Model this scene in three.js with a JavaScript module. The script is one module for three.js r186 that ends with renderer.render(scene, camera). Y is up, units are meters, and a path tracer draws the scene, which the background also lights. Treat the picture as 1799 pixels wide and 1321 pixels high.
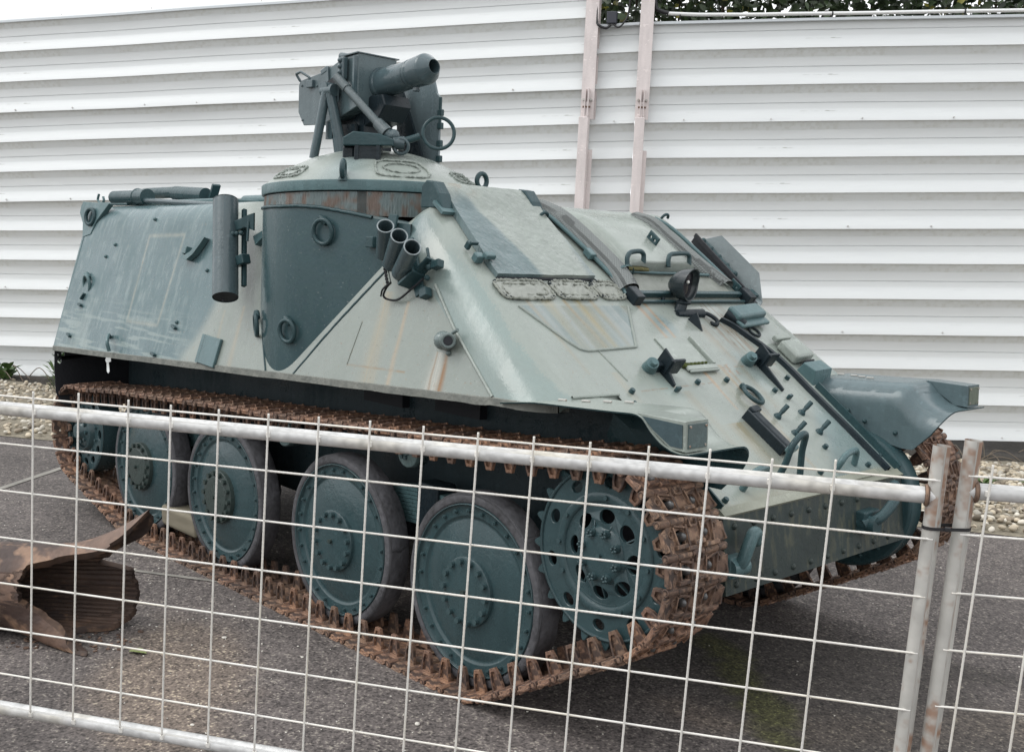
import * as THREE from 'three';
import { mergeGeometries, mergeVertices, toCreasedNormals } from 'three/addons/utils/BufferGeometryUtils.js';
import { RoundedBoxGeometry } from 'three/addons/geometries/RoundedBoxGeometry.js';

// ------------------------------------------------------------------ camera, sky, sun, exposure
const scene = new THREE.Scene();
const V = (x, y, z) => new THREE.Vector3(x, y, z);
const camera = new THREE.PerspectiveCamera(38.13, 1024 / 751, 0.05, 800);
{
  const yaw = -2.3668, pitch = -0.1164, roll = 0.0463;
  const f = V(Math.cos(pitch) * Math.cos(yaw), Math.sin(pitch), Math.cos(pitch) * Math.sin(yaw));
  const r = f.clone().cross(V(0, 1, 0)).normalize(), u = r.clone().cross(f);
  camera.up.copy(u.multiplyScalar(Math.cos(roll)).addScaledVector(r, -Math.sin(roll)));
  camera.position.set(2.8736, 1.6517, 3.6054);
  camera.lookAt(camera.position.clone().add(f));
}
const renderer = new THREE.WebGLRenderer({ antialias: true });
renderer.setSize(1024, 751);
renderer.toneMapping = THREE.LinearToneMapping;
renderer.toneMappingExposure = 1.38;
renderer.shadowMap.enabled = true;
const SUN = V(-0.5, 0.95, 0.62).normalize();
{
  // an overcast sky: brighter towards the zenith and round the veiled sun
  const w = 512, h = 256, d = new Float32Array(w * h * 4);
  for (let j = 0; j < h; j++) for (let i = 0; i < w; i++) {
    const th = (j + 0.5) / h * Math.PI - Math.PI / 2, ph = (i + 0.5) / w * 2 * Math.PI - Math.PI;
    const y = Math.sin(th), x = Math.cos(th) * Math.cos(ph), z = Math.cos(th) * Math.sin(ph);
    const s = Math.max(0, x * SUN.x + y * SUN.y + z * SUN.z);
    let L = 0.98 + 0.06 * Math.max(0, y) + 0.40 * Math.pow(s, 4) + 0.2 * Math.pow(s, 14);
    if (y < 0) L = 0.35;
    const k = (j * w + i) * 4;
    d[k] = L * 0.985; d[k + 1] = L * 1.0; d[k + 2] = L * 1.025; d[k + 3] = 1;
  }
  const t = new THREE.DataTexture(d, w, h, THREE.RGBAFormat, THREE.FloatType);
  t.mapping = THREE.EquirectangularReflectionMapping; t.magFilter = THREE.LinearFilter; t.minFilter = THREE.LinearFilter;
  t.colorSpace = THREE.LinearSRGBColorSpace; t.needsUpdate = true;
  scene.background = t; scene.environment = t; scene.environmentIntensity = 1;
}
const sun = new THREE.DirectionalLight(new THREE.Color(1, 0.97, 0.93), 0.8);
sun.position.copy(SUN).multiplyScalar(20); sun.castShadow = true; sun.shadow.radius = 60;
sun.shadow.mapSize.set(2048, 2048);
Object.assign(sun.shadow.camera, { left: -12, right: 12, top: 12, bottom: -12, near: 1, far: 50 });
scene.add(sun, sun.target);

// ------------------------------------------------------------------ random, noise
let seed = 12345;
const rnd = () => { seed = (seed * 1664525 + 1013904223) >>> 0; return seed / 4294967296; };
const rr = (a, b) => a + (b - a) * rnd();
const PERM = new Float32Array(65536);
for (let i = 0; i < 65536; i++) PERM[i] = rnd();
const lat = (x, y) => PERM[((x & 255) | ((y & 255) << 8))];
function vn(x, y) {
  const xi = Math.floor(x), yi = Math.floor(y); let a = x - xi, b = y - yi;
  a = a * a * (3 - 2 * a); b = b * b * (3 - 2 * b);
  const p = lat(xi, yi), q = lat(xi + 1, yi), r = lat(xi, yi + 1), s = lat(xi + 1, yi + 1);
  return (p + (q - p) * a) * (1 - b) + (r + (s - r) * a) * b;
}
function fbm(x, y, o = 4) { let s = 0, a = 0.5, n = 0; for (let i = 0; i < o; i++) { s += a * vn(x, y); n += a; a *= 0.5; x = x * 2.03 + 17.3; y = y * 2.03 + 9.1; } return s / n; }
const clamp = (x, a = 0, b = 1) => Math.min(b, Math.max(a, x));
const sst = (a, b, x) => { const t = clamp((x - a) / (b - a)); return t * t * (3 - 2 * t); };
const mix = (a, b, t) => [a[0] + (b[0] - a[0]) * t, a[1] + (b[1] - a[1]) * t, a[2] + (b[2] - a[2]) * t];
const mul = (a, k) => [a[0] * k, a[1] * k, a[2] * k];
const toS = (c) => { c = clamp(c); return Math.round(255 * (c <= 0.0031308 ? 12.92 * c : 1.055 * Math.pow(c, 1 / 2.4) - 0.055)); };

// textures: fn(u, v) -> linear rgb, or a scalar
function bake(w, h, fn, wrap = true) {
  const d = new Uint8Array(w * h * 4);
  for (let j = 0; j < h; j++) for (let i = 0; i < w; i++) {
    const c = fn((i + 0.5) / w, (j + 0.5) / h), k = (j * w + i) * 4;
    d[k] = toS(c[0]); d[k + 1] = toS(c[1]); d[k + 2] = toS(c[2]); d[k + 3] = 255;
  }
  const t = new THREE.DataTexture(d, w, h); t.colorSpace = THREE.SRGBColorSpace;
  return fin(t, wrap);
}
function bakeS(w, h, fn, wrap = true) {
  const d = new Uint8Array(w * h * 4);
  for (let j = 0; j < h; j++) for (let i = 0; i < w; i++) {
    const c = Math.round(255 * clamp(fn((i + 0.5) / w, (j + 0.5) / h))), k = (j * w + i) * 4;
    d[k] = d[k + 1] = d[k + 2] = c; d[k + 3] = 255;
  }
  return fin(new THREE.DataTexture(d, w, h), wrap);
}
function fin(t, wrap) {
  t.wrapS = t.wrapT = wrap ? THREE.RepeatWrapping : THREE.ClampToEdgeWrapping;
  t.magFilter = THREE.LinearFilter; t.minFilter = THREE.LinearMipmapLinearFilter; t.generateMipmaps = true; t.needsUpdate = true; return t;
}
// tileable fbm: u, v in 0..1, n cells at the first octave
function tfbm(u, v, n, o = 4, off = 0) {
  let s = 0, a = 0.5, t = 0, m = n;
  for (let i = 0; i < o; i++) {
    const x = u * m, y = v * m, xi = Math.floor(x), yi = Math.floor(y); let fx = x - xi, fy = y - yi;
    fx = fx * fx * (3 - 2 * fx); fy = fy * fy * (3 - 2 * fy);
    const g = (p, q) => lat(((p % m) + m) % m + off + i * 37, ((q % m) + m) % m + off * 3 + i * 11);
    s += a * ((g(xi, yi) * (1 - fx) + g(xi + 1, yi) * fx) * (1 - fy) + (g(xi, yi + 1) * (1 - fx) + g(xi + 1, yi + 1) * fx) * fy);
    t += a; a *= 0.5; m *= 2;
  }
  return s / t;
}

// ------------------------------------------------------------------ geometry helpers
const M4 = () => new THREE.Matrix4();
const prep = (g) => { for (const n of Object.keys(g.attributes)) if (!['position', 'normal', 'uv'].includes(n)) g.deleteAttribute(n); return g.index ? g.toNonIndexed() : g; };
function metricUV(g, s = 1) { // box-projected uv in metres
  const p = g.attributes.position, n = g.attributes.normal, uv = new Float32Array(p.count * 2);
  for (let i = 0; i < p.count; i++) {
    const a = Math.abs(n.getX(i)), b = Math.abs(n.getY(i)), c = Math.abs(n.getZ(i));
    let u, v;
    if (b > a && b > c) { u = p.getX(i); v = p.getZ(i); } else if (a > c) { u = p.getZ(i); v = p.getY(i); } else { u = p.getX(i); v = p.getY(i); }
    uv[2 * i] = u * s; uv[2 * i + 1] = v * s;
  }
  g.setAttribute('uv', new THREE.BufferAttribute(uv, 2)); return g;
}
function join(list) { const a = list.flat(9).filter(Boolean).map(prep); return a.length === 1 ? a[0] : mergeGeometries(a); }
const numbered = (() => { const c = {}; return (n) => { const k = c[n] = (c[n] ?? -1) + 1; return k ? n + '_' + String(k).padStart(3, '0') : n; }; })();
function mesh(name, geoms, mat, parent, keepUV = false) {
  const g = join([geoms]); if (!keepUV) metricUV(g);
  const m = new THREE.Mesh(g, mat); m.name = parent ? name : numbered(name); m.castShadow = m.receiveShadow = true;
  (parent || scene).add(m); return m;
}
function thing(name, label, category, group) { const g = new THREE.Group(); g.name = numbered(name); scene.add(g); return tag(g, label, category, group); }
function tag(o, label, category, group) { o.userData = { ...o.userData, label, category }; if (group) o.userData.group = group; return o; }
const put = (g, x = 0, y = 0, z = 0, rx = 0, ry = 0, rz = 0) => g.applyMatrix4(M4().makeRotationFromEuler(new THREE.Euler(rx, ry, rz)).setPosition(x, y, z));
const box = (w, h, d, x = 0, y = 0, z = 0, rx = 0, ry = 0, rz = 0) => put(new THREE.BoxGeometry(w, h, d), x, y, z, rx, ry, rz);
const rbox = (w, h, d, r, x = 0, y = 0, z = 0, rx = 0, ry = 0, rz = 0) => put(new RoundedBoxGeometry(w, h, d, 2, r), x, y, z, rx, ry, rz);
function rod(a, b, r1, r2 = r1, seg = 12, open = false) {
  const d = b.clone().sub(a), g = new THREE.CylinderGeometry(r2, r1, d.length(), seg, 1, open);
  g.applyQuaternion(new THREE.Quaternion().setFromUnitVectors(V(0, 1, 0), d.clone().normalize()));
  const m = a.clone().add(b).multiplyScalar(0.5); return g.translate(m.x, m.y, m.z);
}
const curve = (pts, closed = false, t = 0.5) => new THREE.CatmullRomCurve3(pts, closed, 'catmullrom', t);
const tube = (pts, r, n = 24, seg = 8, closed = false, t = 0.5) => new THREE.TubeGeometry(curve(pts, closed, t), n, r, seg, closed);
const ball = (r, x, y, z, a = 10, b = 8) => new THREE.SphereGeometry(r, a, b).translate(x, y, z);
const torus = (R, r, x, y, z, rx = 0, ry = 0, rz = 0, a = 8, b = 22, arc = Math.PI * 2) => put(new THREE.TorusGeometry(R, r, a, b, arc), x, y, z, rx, ry, rz);
// lathe about the z axis; pts are [radius, z]
const latheZ = (pts, seg = 48) => new THREE.LatheGeometry(pts.map(([r, z]) => new THREE.Vector2(r, z)), seg).rotateX(Math.PI / 2);
const hexZ = (r, h, x = 0, y = 0, z = 0, t = 0) => new THREE.CylinderGeometry(r, r, h, 6).rotateX(Math.PI / 2).rotateZ(t).translate(x, y, z);
// a surface through a grid of points P[i][j], with uv from (i, j) or uvf
function grid(P, uvf) {
  const n = P.length, m = P[0].length, pos = [], uv = [], idx = [];
  for (let i = 0; i < n; i++) for (let j = 0; j < m; j++) { const p = P[i][j]; pos.push(p.x, p.y, p.z); const q = uvf ? uvf(p, i, j) : [i / (n - 1), j / (m - 1)]; uv.push(q[0], q[1]); }
  for (let i = 0; i < n - 1; i++) for (let j = 0; j < m - 1; j++) { const a = i * m + j, b = a + 1, c = a + m, e = c + 1; idx.push(a, c, b, b, c, e); }
  const g = new THREE.BufferGeometry(); g.setAttribute('position', new THREE.Float32BufferAttribute(pos, 3)); g.setAttribute('uv', new THREE.Float32BufferAttribute(uv, 2)); g.setIndex(idx); g.computeVertexNormals(); return g;
}
function extr(pts, depth, bevel = 0, holes = []) { // outline in x-y, thickness along z, centred
  const s = new THREE.Shape(pts.map(([x, y]) => new THREE.Vector2(x, y)));
  for (const h of holes) s.holes.push(h);
  const g = new THREE.ExtrudeGeometry(s, { depth: depth - 2 * bevel, bevelEnabled: bevel > 0, bevelSize: bevel, bevelThickness: bevel, bevelSegments: 2, curveSegments: 10 });
  return g.translate(0, 0, -(depth - 2 * bevel) / 2);
}
const lump = (g, a) => { const p = g.attributes.position; for (let i = 0; i < p.count; i++) { const x = p.getX(i), y = p.getY(i), z = p.getZ(i), d = a * (fbm(x * 90 + 3, z * 90 + y * 40, 3) - 0.4); p.setXYZ(i, x + d * 0.6, y + d * 0.8, z + d * 0.7); } return g; };
const ellipseHole = (x, y, a, b = a, rot = 0) => { const p = new THREE.Path(); p.absellipse(x, y, a, b, 0, Math.PI * 2, true, rot); return p; };

// ------------------------------------------------------------------ shared textures and materials
const TX = {};
TX.paint = bake(1024, 1024, (u, v) => {
  const a = tfbm(u, v, 6, 5, 3), st = tfbm(u * 1, v * 0.12, 48, 2, 9), f = tfbm(u, v, 96, 2, 5);
  let k = 0.86 + 0.24 * (a - 0.5) + 0.18 * (st - 0.5) + 0.08 * (f - 0.5) + 0.1;
  const chip = tfbm(u, v, 40, 3, 21); if (chip > 0.76) k *= 1.22; const sp = tfbm(u, v, 240, 1, 17), sq = tfbm(u, v, 7, 3, 33); if (sp > 0.955 - 0.1 * sst(0.5, 0.75, sq)) k *= 2.1;
  return [k * 0.86, k * 0.86, k * 0.86];
});
TX.paintB = bakeS(1024, 1024, (u, v) => 0.5 + 0.5 * (tfbm(u, v, 10, 3, 7) - 0.5) + 0.5 * (tfbm(u, v, 60, 2, 2) - 0.5) + 0.25 * (tfbm(u, v, 220, 1, 4) - 0.5));
TX.rough = bakeS(1024, 1024, (u, v) => clamp(0.62 + 0.9 * (tfbm(u, v, 5, 4, 13) - 0.5) + 0.5 * (tfbm(u, v * 0.25, 40, 3, 22) - 0.5) + 0.35 * (tfbm(u, v, 120, 2, 9) - 0.5), 0.3, 1));
TX.cast = bakeS(512, 512, (u, v) => 0.5 + 0.7 * (tfbm(u, v, 24, 3, 8) - 0.5) + 0.5 * (tfbm(u, v, 90, 2, 1) - 0.5));
TX.rust = bake(1024, 1024, (u, v) => {
  const a = tfbm(u, v, 9, 4, 2), b = tfbm(u, v, 60, 3, 6), c = tfbm(u, v, 24, 3, 14);
  let k = mix([0.050, 0.034, 0.028], [0.146, 0.088, 0.060], sst(0.32, 0.66, a * 0.8 + b * 0.2));
  k = mix(k, [0.26, 0.165, 0.110], sst(0.50, 0.72, c) * 0.65);
  return mul(k, 0.85 + 0.3 * b);
});
TX.pipe = bake(1024, 1024, (u, v) => {
  const a = tfbm(u, v, 5, 4, 12), b = tfbm(u, v, 50, 3, 6), c = tfbm(u, v, 18, 4, 31);
  let k = mix([0.050, 0.030, 0.024], [0.135, 0.082, 0.058], sst(0.3, 0.7, a));
  k = mix(k, [0.27, 0.165, 0.105], sst(0.55, 0.78, c) * 0.8);
  return mul(k, 0.7 + 0.6 * b);
});
TX.galv = bake(512, 1024, (u, v) => {
  const a = tfbm(u, v, 14, 4, 4), b = tfbm(u, v, 70, 2, 9), c = tfbm(u, v, 5, 3, 16);
  let k = 0.56 + 0.20 * (a - 0.5) + 0.26 * (b - 0.5);
  return mix([k, k * 1.0, k * 0.98], [k * 0.95, k * 0.9, k * 0.78], sst(0.5, 0.75, c));
});
TX.rustGalv = bake(512, 1024, (u, v) => {
  const a = tfbm(u, v, 14, 4, 4), b = tfbm(u, v, 40, 3, 19), c = tfbm(u, v, 6, 4, 23);
  const k = 0.43 + 0.26 * (a - 0.5);
  return mix([k, k * 0.98, k * 0.91], [0.24, 0.125, 0.07], sst(0.46, 0.66, c * 0.65 + b * 0.35) * 0.85);
});
TX.rubber = bake(512, 512, (u, v) => { const a = tfbm(u, v, 8, 4, 5), b = tfbm(u, v, 60, 2, 3); const k = 0.070 + 0.09 * (a - 0.5) + 0.05 * (b - 0.5); return [k * 0.9, k * 0.9, k * 0.98]; });

const std = (o) => new THREE.MeshStandardMaterial(o);
const phys = (o) => new THREE.MeshPhysicalMaterial(o);
const col = (c) => new THREE.Color().setRGB(c[0], c[1], c[2]);
const DK = [0.028, 0.060, 0.066], MID = [0.078, 0.138, 0.145], LT = [0.258, 0.292, 0.264];
const paint = (c, o = {}) => phys({ color: col(mul(c, 1.16)), map: TX.paint, bumpMap: TX.paintB, bumpScale: 0.0011, roughnessMap: TX.rough, ...o, roughness: (o.roughness ?? 0.33) * 1.55 });
const MAT = {
  dark: paint(DK, { specularIntensity: 0.6 }), mid: paint(MID, { specularIntensity: 0.8 }), light: paint(LT), black: std({ color: col([0.012, 0.014, 0.018]), roughness: 0.7, bumpMap: TX.cast, bumpScale: 0.002 }),
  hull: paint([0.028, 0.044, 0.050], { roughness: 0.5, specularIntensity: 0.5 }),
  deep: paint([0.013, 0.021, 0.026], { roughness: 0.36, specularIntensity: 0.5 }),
  gun: paint([0.062, 0.094, 0.104], { roughness: 0.2 }),
  rust: [[1.2, 1.2, 1.18], [0.9, 0.9, 0.92], [1.6, 1.45, 1.32], [1.35, 1.27, 1.25]].map((c) => std({ color: col(c), map: TX.rust, bumpMap: TX.cast, bumpScale: 0.0006, roughness: 0.74 })),
  pipe: std({ map: TX.pipe, bumpMap: TX.cast, bumpScale: 0.003, roughness: 0.62 }),
  galv: std({ map: TX.galv, roughness: 0.5, metalness: 0.25, bumpMap: TX.cast, bumpScale: 0.0006 }),
  galvRust: std({ map: TX.rustGalv, roughness: 0.6, metalness: 0.15, bumpMap: TX.cast, bumpScale: 0.0008 }),
  wire: std({ color: col([0.52, 0.50, 0.47]), map: TX.galv, roughness: 0.5, metalness: 0.2 }),
  rubber: std({ map: TX.rubber, roughness: 0.75, bumpMap: TX.cast, bumpScale: 0.004 }),
  steel: std({ color: col([0.13, 0.13, 0.13]), metalness: 0.6, roughness: 0.42 }),
  plastic: std({ color: col([0.012, 0.012, 0.014]), roughness: 0.5 }),
};
MAT.wire.color.setRGB(1.25, 1.22, 1.17);

// ------------------------------------------------------------------ the ground
{
  TX.asph = bake(2048, 2048, (u, v) => {
    const a = tfbm(u, v, 330, 2, 3), b = tfbm(u, v, 130, 2, 8), c = tfbm(u, v, 12, 4, 5);
    let k = 0.099 + 0.04 * (c - 0.5) + 0.13 * (a - 0.5) + 0.06 * (b - 0.5); k = Math.max(k, 0.025);
    let q = [k * 1.16, k * 1.0, k * 0.94];
    if (a > 0.66 && b > 0.45) q = mix(q, [0.32, 0.29, 0.245], sst(0.66, 0.82, a));
    if (a < 0.3) q = mul(q, 0.65);
    return q;
  });
  TX.asphB = bakeS(2048, 2048, (u, v) => 0.55 * tfbm(u, v, 330, 2, 3) + 0.45 * tfbm(u, v, 130, 2, 8));
  // fine sheet near the vehicle with stains in the vertex colours, coarse far away
  const xs = [], zs = [];
  const ax = (arr, a, b, st, far) => { for (const f of far.slice().reverse()) arr.push(a - f); for (let t = a; t <= b + 1e-6; t += st) arr.push(t); for (const f of far) arr.push(b + f); };
  ax(xs, -6, 3, 0.04, [1, 3, 8, 20, 60, 200, 400]); ax(zs, -4, 3.6, 0.04, [1, 3, 8, 20, 60, 200, 400]);
  const pos = [], colr = [], uv = [], idx = [];
  const blob = (x, z, cx, cz, a, b, rot = 0) => { const dx = x - cx, dz = z - cz, c = Math.cos(rot), s = Math.sin(rot); return Math.exp(-(((dx * c + dz * s) / a) ** 2 + ((-dx * s + dz * c) / b) ** 2)); };
  for (const z of zs) for (const x of xs) {
    const n = fbm(x * 2.2 + 40, z * 2.2 + 40, 5), n2 = fbm(x * 9 + 11, z * 9 + 60, 4), n3 = fbm(x * 0.6 + 5, z * 0.6 + 9, 3);
    let c = mul([1, 1, 1], 0.9 + 0.35 * (n3 - 0.5) + 0.5 * (n - 0.5));
    const sand = clamp(1.1 * blob(x, z, -0.75, 1.75, 0.75, 0.32, 0.55) + 0.9 * blob(x, z, 0.95, 0.25, 0.55, 0.2, -0.5) + 0.8 * blob(x, z, 1.5, -0.4, 0.5, 0.2, -0.6) + 0.5 * blob(x, z, -2.6, 1.6, 0.6, 0.3));
    c = mix(c, [2.2, 1.95, 1.55], sst(0.25, 0.85, sand * (0.45 + n2 * 1.1)) * 0.42);
    const damp = clamp(blob(x, z, 0.75, -0.25, 0.75, 0.55) + 0.8 * blob(x, z, 1.0, -0.75, 0.5, 0.10, -0.4) + 0.8 * blob(x, z, 1.3, 0.0, 0.6, 0.4) + 0.6 * blob(x, z, -1.35, 1.85, 0.35, 0.12, 0.7));
    c = mix(c, [0.42, 0.42, 0.40], sst(0.2, 0.7, damp * (0.5 + n * 1.0)) * 0.8);
    const moss = clamp(blob(x, z, 0.36, -0.18, 0.26, 0.11, 0.6) + 0.9 * blob(x, z, 0.72, 0.1, 0.3, 0.1, 0.5) + 0.7 * blob(x, z, 0.95, 0.38, 0.35, 0.12, 0.5) + 0.6 * blob(x, z, 0.2, 0.2, 0.4, 0.08, 0.5));
    c = mix(c, [0.55, 0.64, 0.24], sst(0.34, 0.66, moss * (0.25 + n2 * 1.3)) * 0.85);
    pos.push(x, 0, z); colr.push(...c); uv.push(x / 2.6, z / 2.6);
  }
  const W = xs.length;
  for (let j = 0; j < zs.length - 1; j++) for (let i = 0; i < W - 1; i++) { const a = j * W + i; idx.push(a, a + W, a + 1, a + 1, a + W, a + W + 1); }
  const g = new THREE.BufferGeometry();
  g.setAttribute('position', new THREE.Float32BufferAttribute(pos, 3)); g.setAttribute('color', new THREE.Float32BufferAttribute(colr, 3));
  g.setAttribute('uv', new THREE.Float32BufferAttribute(uv, 2)); g.setIndex(idx); g.computeVertexNormals();
  const m = new THREE.Mesh(g, std({ map: TX.asph, vertexColors: true, bumpMap: TX.asphB, bumpScale: 0.004, roughness: 0.88 }));
  m.name = 'asphalt_ground'; m.userData = { kind: 'structure', label: 'grey speckled asphalt yard under the armoured vehicle' }; m.receiveShadow = true; scene.add(m);
  // pale painted lines, worn
  const lineM = std({ map: bake(256, 64, (u, v) => { const k = 0.16 + 0.16 * tfbm(u, v, 16, 3, 2); return [k, k * 0.95, k * 0.85]; }), roughness: 0.9 });
  for (const [a, b, wd] of [[[-3.45, 2.15], [-4.75, 0.39], 0.05], [[-2.7, 1.66], [-1.55, 0.95], 0.028]]) {
    const d = V(b[0] - a[0], 0, b[1] - a[1]), L = d.length(), ang = Math.atan2(-d.z, d.x), P = [];
    for (let i = 0; i <= 60; i++) { const r = []; for (const s of [-1, 1]) r.push(V(i / 60 * L, 0, s * (wd / 2) * (0.8 + 0.4 * fbm(i * 0.7, s * 9)))); P.push(r); }
    const lm = mesh('painted_line', put(grid(P), a[0], 0.004, a[1], 0, ang, 0), lineM, null);
    lm.material.side = THREE.DoubleSide; lm.userData = { kind: 'structure', label: 'worn pale line on the asphalt' };
  }
}
const KINK = V(-3.50, 0, -4.05), UL = V(0.868, 0, -0.496), UR = V(0.770, 0, -0.638); // kink at the right post
const wallY = (k, s) => 3.745 - 0.31 * k + 0.043 * s;      // height of rib edge k at distance s along the wall
const wallP = (s, out = 0) => { const u = s < 0 ? UL : UR; return KINK.clone().addScaledVector(u, s).add(V(-u.z, 0, u.x).multiplyScalar(out)); };
// gravel strip along the wall, its stones, loose pebbles
{
  const E0 = V(-5.72, 0, 0.42), ed = V(0.848, 0, -0.53), en = V(-0.53, 0, -0.848); // edge, along, away from camera
  const gm = std({ map: bake(512, 512, (u, v) => { const k = 0.12 + 0.16 * tfbm(u, v, 40, 3, 2); return [k, k * 0.88, k * 0.66]; }), roughness: 0.95 });
  const P = []; for (let i = 0; i <= 80; i++) { const r = []; for (let j = 0; j <= 8; j++) { const p = E0.clone().addScaledVector(ed, -7 + i * 0.25).addScaledVector(en, j * 0.5 + (j ? 0 : 0.05 * (fbm(i * 0.9, 3) - 0.5))); p.y = j === 0 ? 0.004 : 0.015 + 0.02 * fbm(i, j * 3); r.push(p); } P.push(r); }
  const b = mesh('gravel_bed', grid(P), gm, null); b.material.side = THREE.DoubleSide; b.userData = { kind: 'structure', label: 'strip of gravel soil between the asphalt and the metal wall' };
  const sg = new THREE.IcosahedronGeometry(1, 1); { const p = sg.attributes.position; for (let i = 0; i < p.count; i++) { const x = p.getX(i), y = p.getY(i), z = p.getZ(i), k = 0.85 + 0.3 * fbm(x * 1.4 + 7, y * 1.4 + z * 2 + 5, 2); p.setXYZ(i, x * k, y * k * 0.62, z * k * 0.8); } }
  const sgm = mergeVertices(sg.deleteAttribute('normal').deleteAttribute('uv')); sgm.computeVertexNormals();
  const N = 9500, im = new THREE.InstancedMesh(sgm, std({ color: 0xffffff, roughness: 0.85 }), N);
  const q = new THREE.Quaternion(), e = new THREE.Euler();
  for (let i = 0; i < N; i++) {
    const left = i < N * 0.5, along = left ? rr(-4.5, 0.9) : rr(5.9, 9.2), away = Math.pow(rnd(), 0.8) * (left ? 3.0 : 2.6), s = rr(0.010, 0.026) * (1 + 0.25 * rnd());
    const p = E0.clone().addScaledVector(ed, along).addScaledVector(en, away + 0.03); p.y = 0.02 + rnd() * 0.02;
    { const dl = p.clone().sub(KINK), sl = dl.dot(UL), u = sl < 0 ? UL : UR, o = dl.dot(V(-u.z, 0, u.x)); if (o < 0.34 + 0.25 * rnd() && rnd() < 0.93) p.y = -0.2; }
    q.setFromEuler(e.set(rr(-0.5, 0.5), rr(0, 6.3), rr(-0.5, 0.5)));
    im.setMatrixAt(i, M4().compose(p, q, V(s, s, s)));
    const t = rnd(), k = 0.45 + 0.65 * rnd(); im.setColorAt(i, col(mul(t < 0.55 ? [0.52, 0.45, 0.34] : t < 0.85 ? [0.60, 0.56, 0.48] : [0.30, 0.25, 0.19], k)));
  }
  im.name = 'gravel_stones'; im.userData = { kind: 'stuff', label: 'pale rounded gravel stones along the foot of the wall', category: 'gravel' }; im.castShadow = im.receiveShadow = true; scene.add(im);
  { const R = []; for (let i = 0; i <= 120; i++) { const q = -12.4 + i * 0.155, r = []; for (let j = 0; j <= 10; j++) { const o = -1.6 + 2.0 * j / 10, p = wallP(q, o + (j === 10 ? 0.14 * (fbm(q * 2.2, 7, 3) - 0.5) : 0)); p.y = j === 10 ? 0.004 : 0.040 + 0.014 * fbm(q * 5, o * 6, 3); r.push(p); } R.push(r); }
    const so = mesh('shaded_soil_strip', grid(R), std({ map: bake(512, 512, (u, v) => { const k = 0.018 + 0.035 * tfbm(u, v, 30, 4, 6); return [k, k * 0.86, k * 0.68]; }), roughness: 0.95, side: THREE.DoubleSide, bumpMap: TX.cast, bumpScale: 0.02 }), null); so.userData = { kind: 'structure', label: 'soil under the metal wall, coloured dark for the shade of the gap' }; }  // soil coloured dark to carry the shade of the gap under the sheets
  const N2 = 520, im2 = new THREE.InstancedMesh(sgm, std({ color: col([0.62, 0.59, 0.53]), roughness: 0.8 }), N2);
  for (let i = 0; i < N2; i++) {
    const s = i < 22 ? rr(0.007, 0.013) : rr(0.0018, 0.005);
    let x = rr(-5, 2.2), z = rr(-3, 2.4); if (i % 3 === 0) { x = rr(-2.6, 0.6); z = rr(1.1, 2.0); }
    q.setFromEuler(e.set(0, rr(0, 6.3), 0)); im2.setMatrixAt(i, M4().compose(V(x, s * 0.4, z), q, V(s, s * 0.8, s)));
  }
  im2.name = 'loose_pebbles'; im2.userData = { kind: 'stuff', label: 'small white pebbles and crumbs scattered on the asphalt', category: 'pebbles' }; im2.receiveShadow = im2.castShadow = true; scene.add(im2);
}

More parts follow.
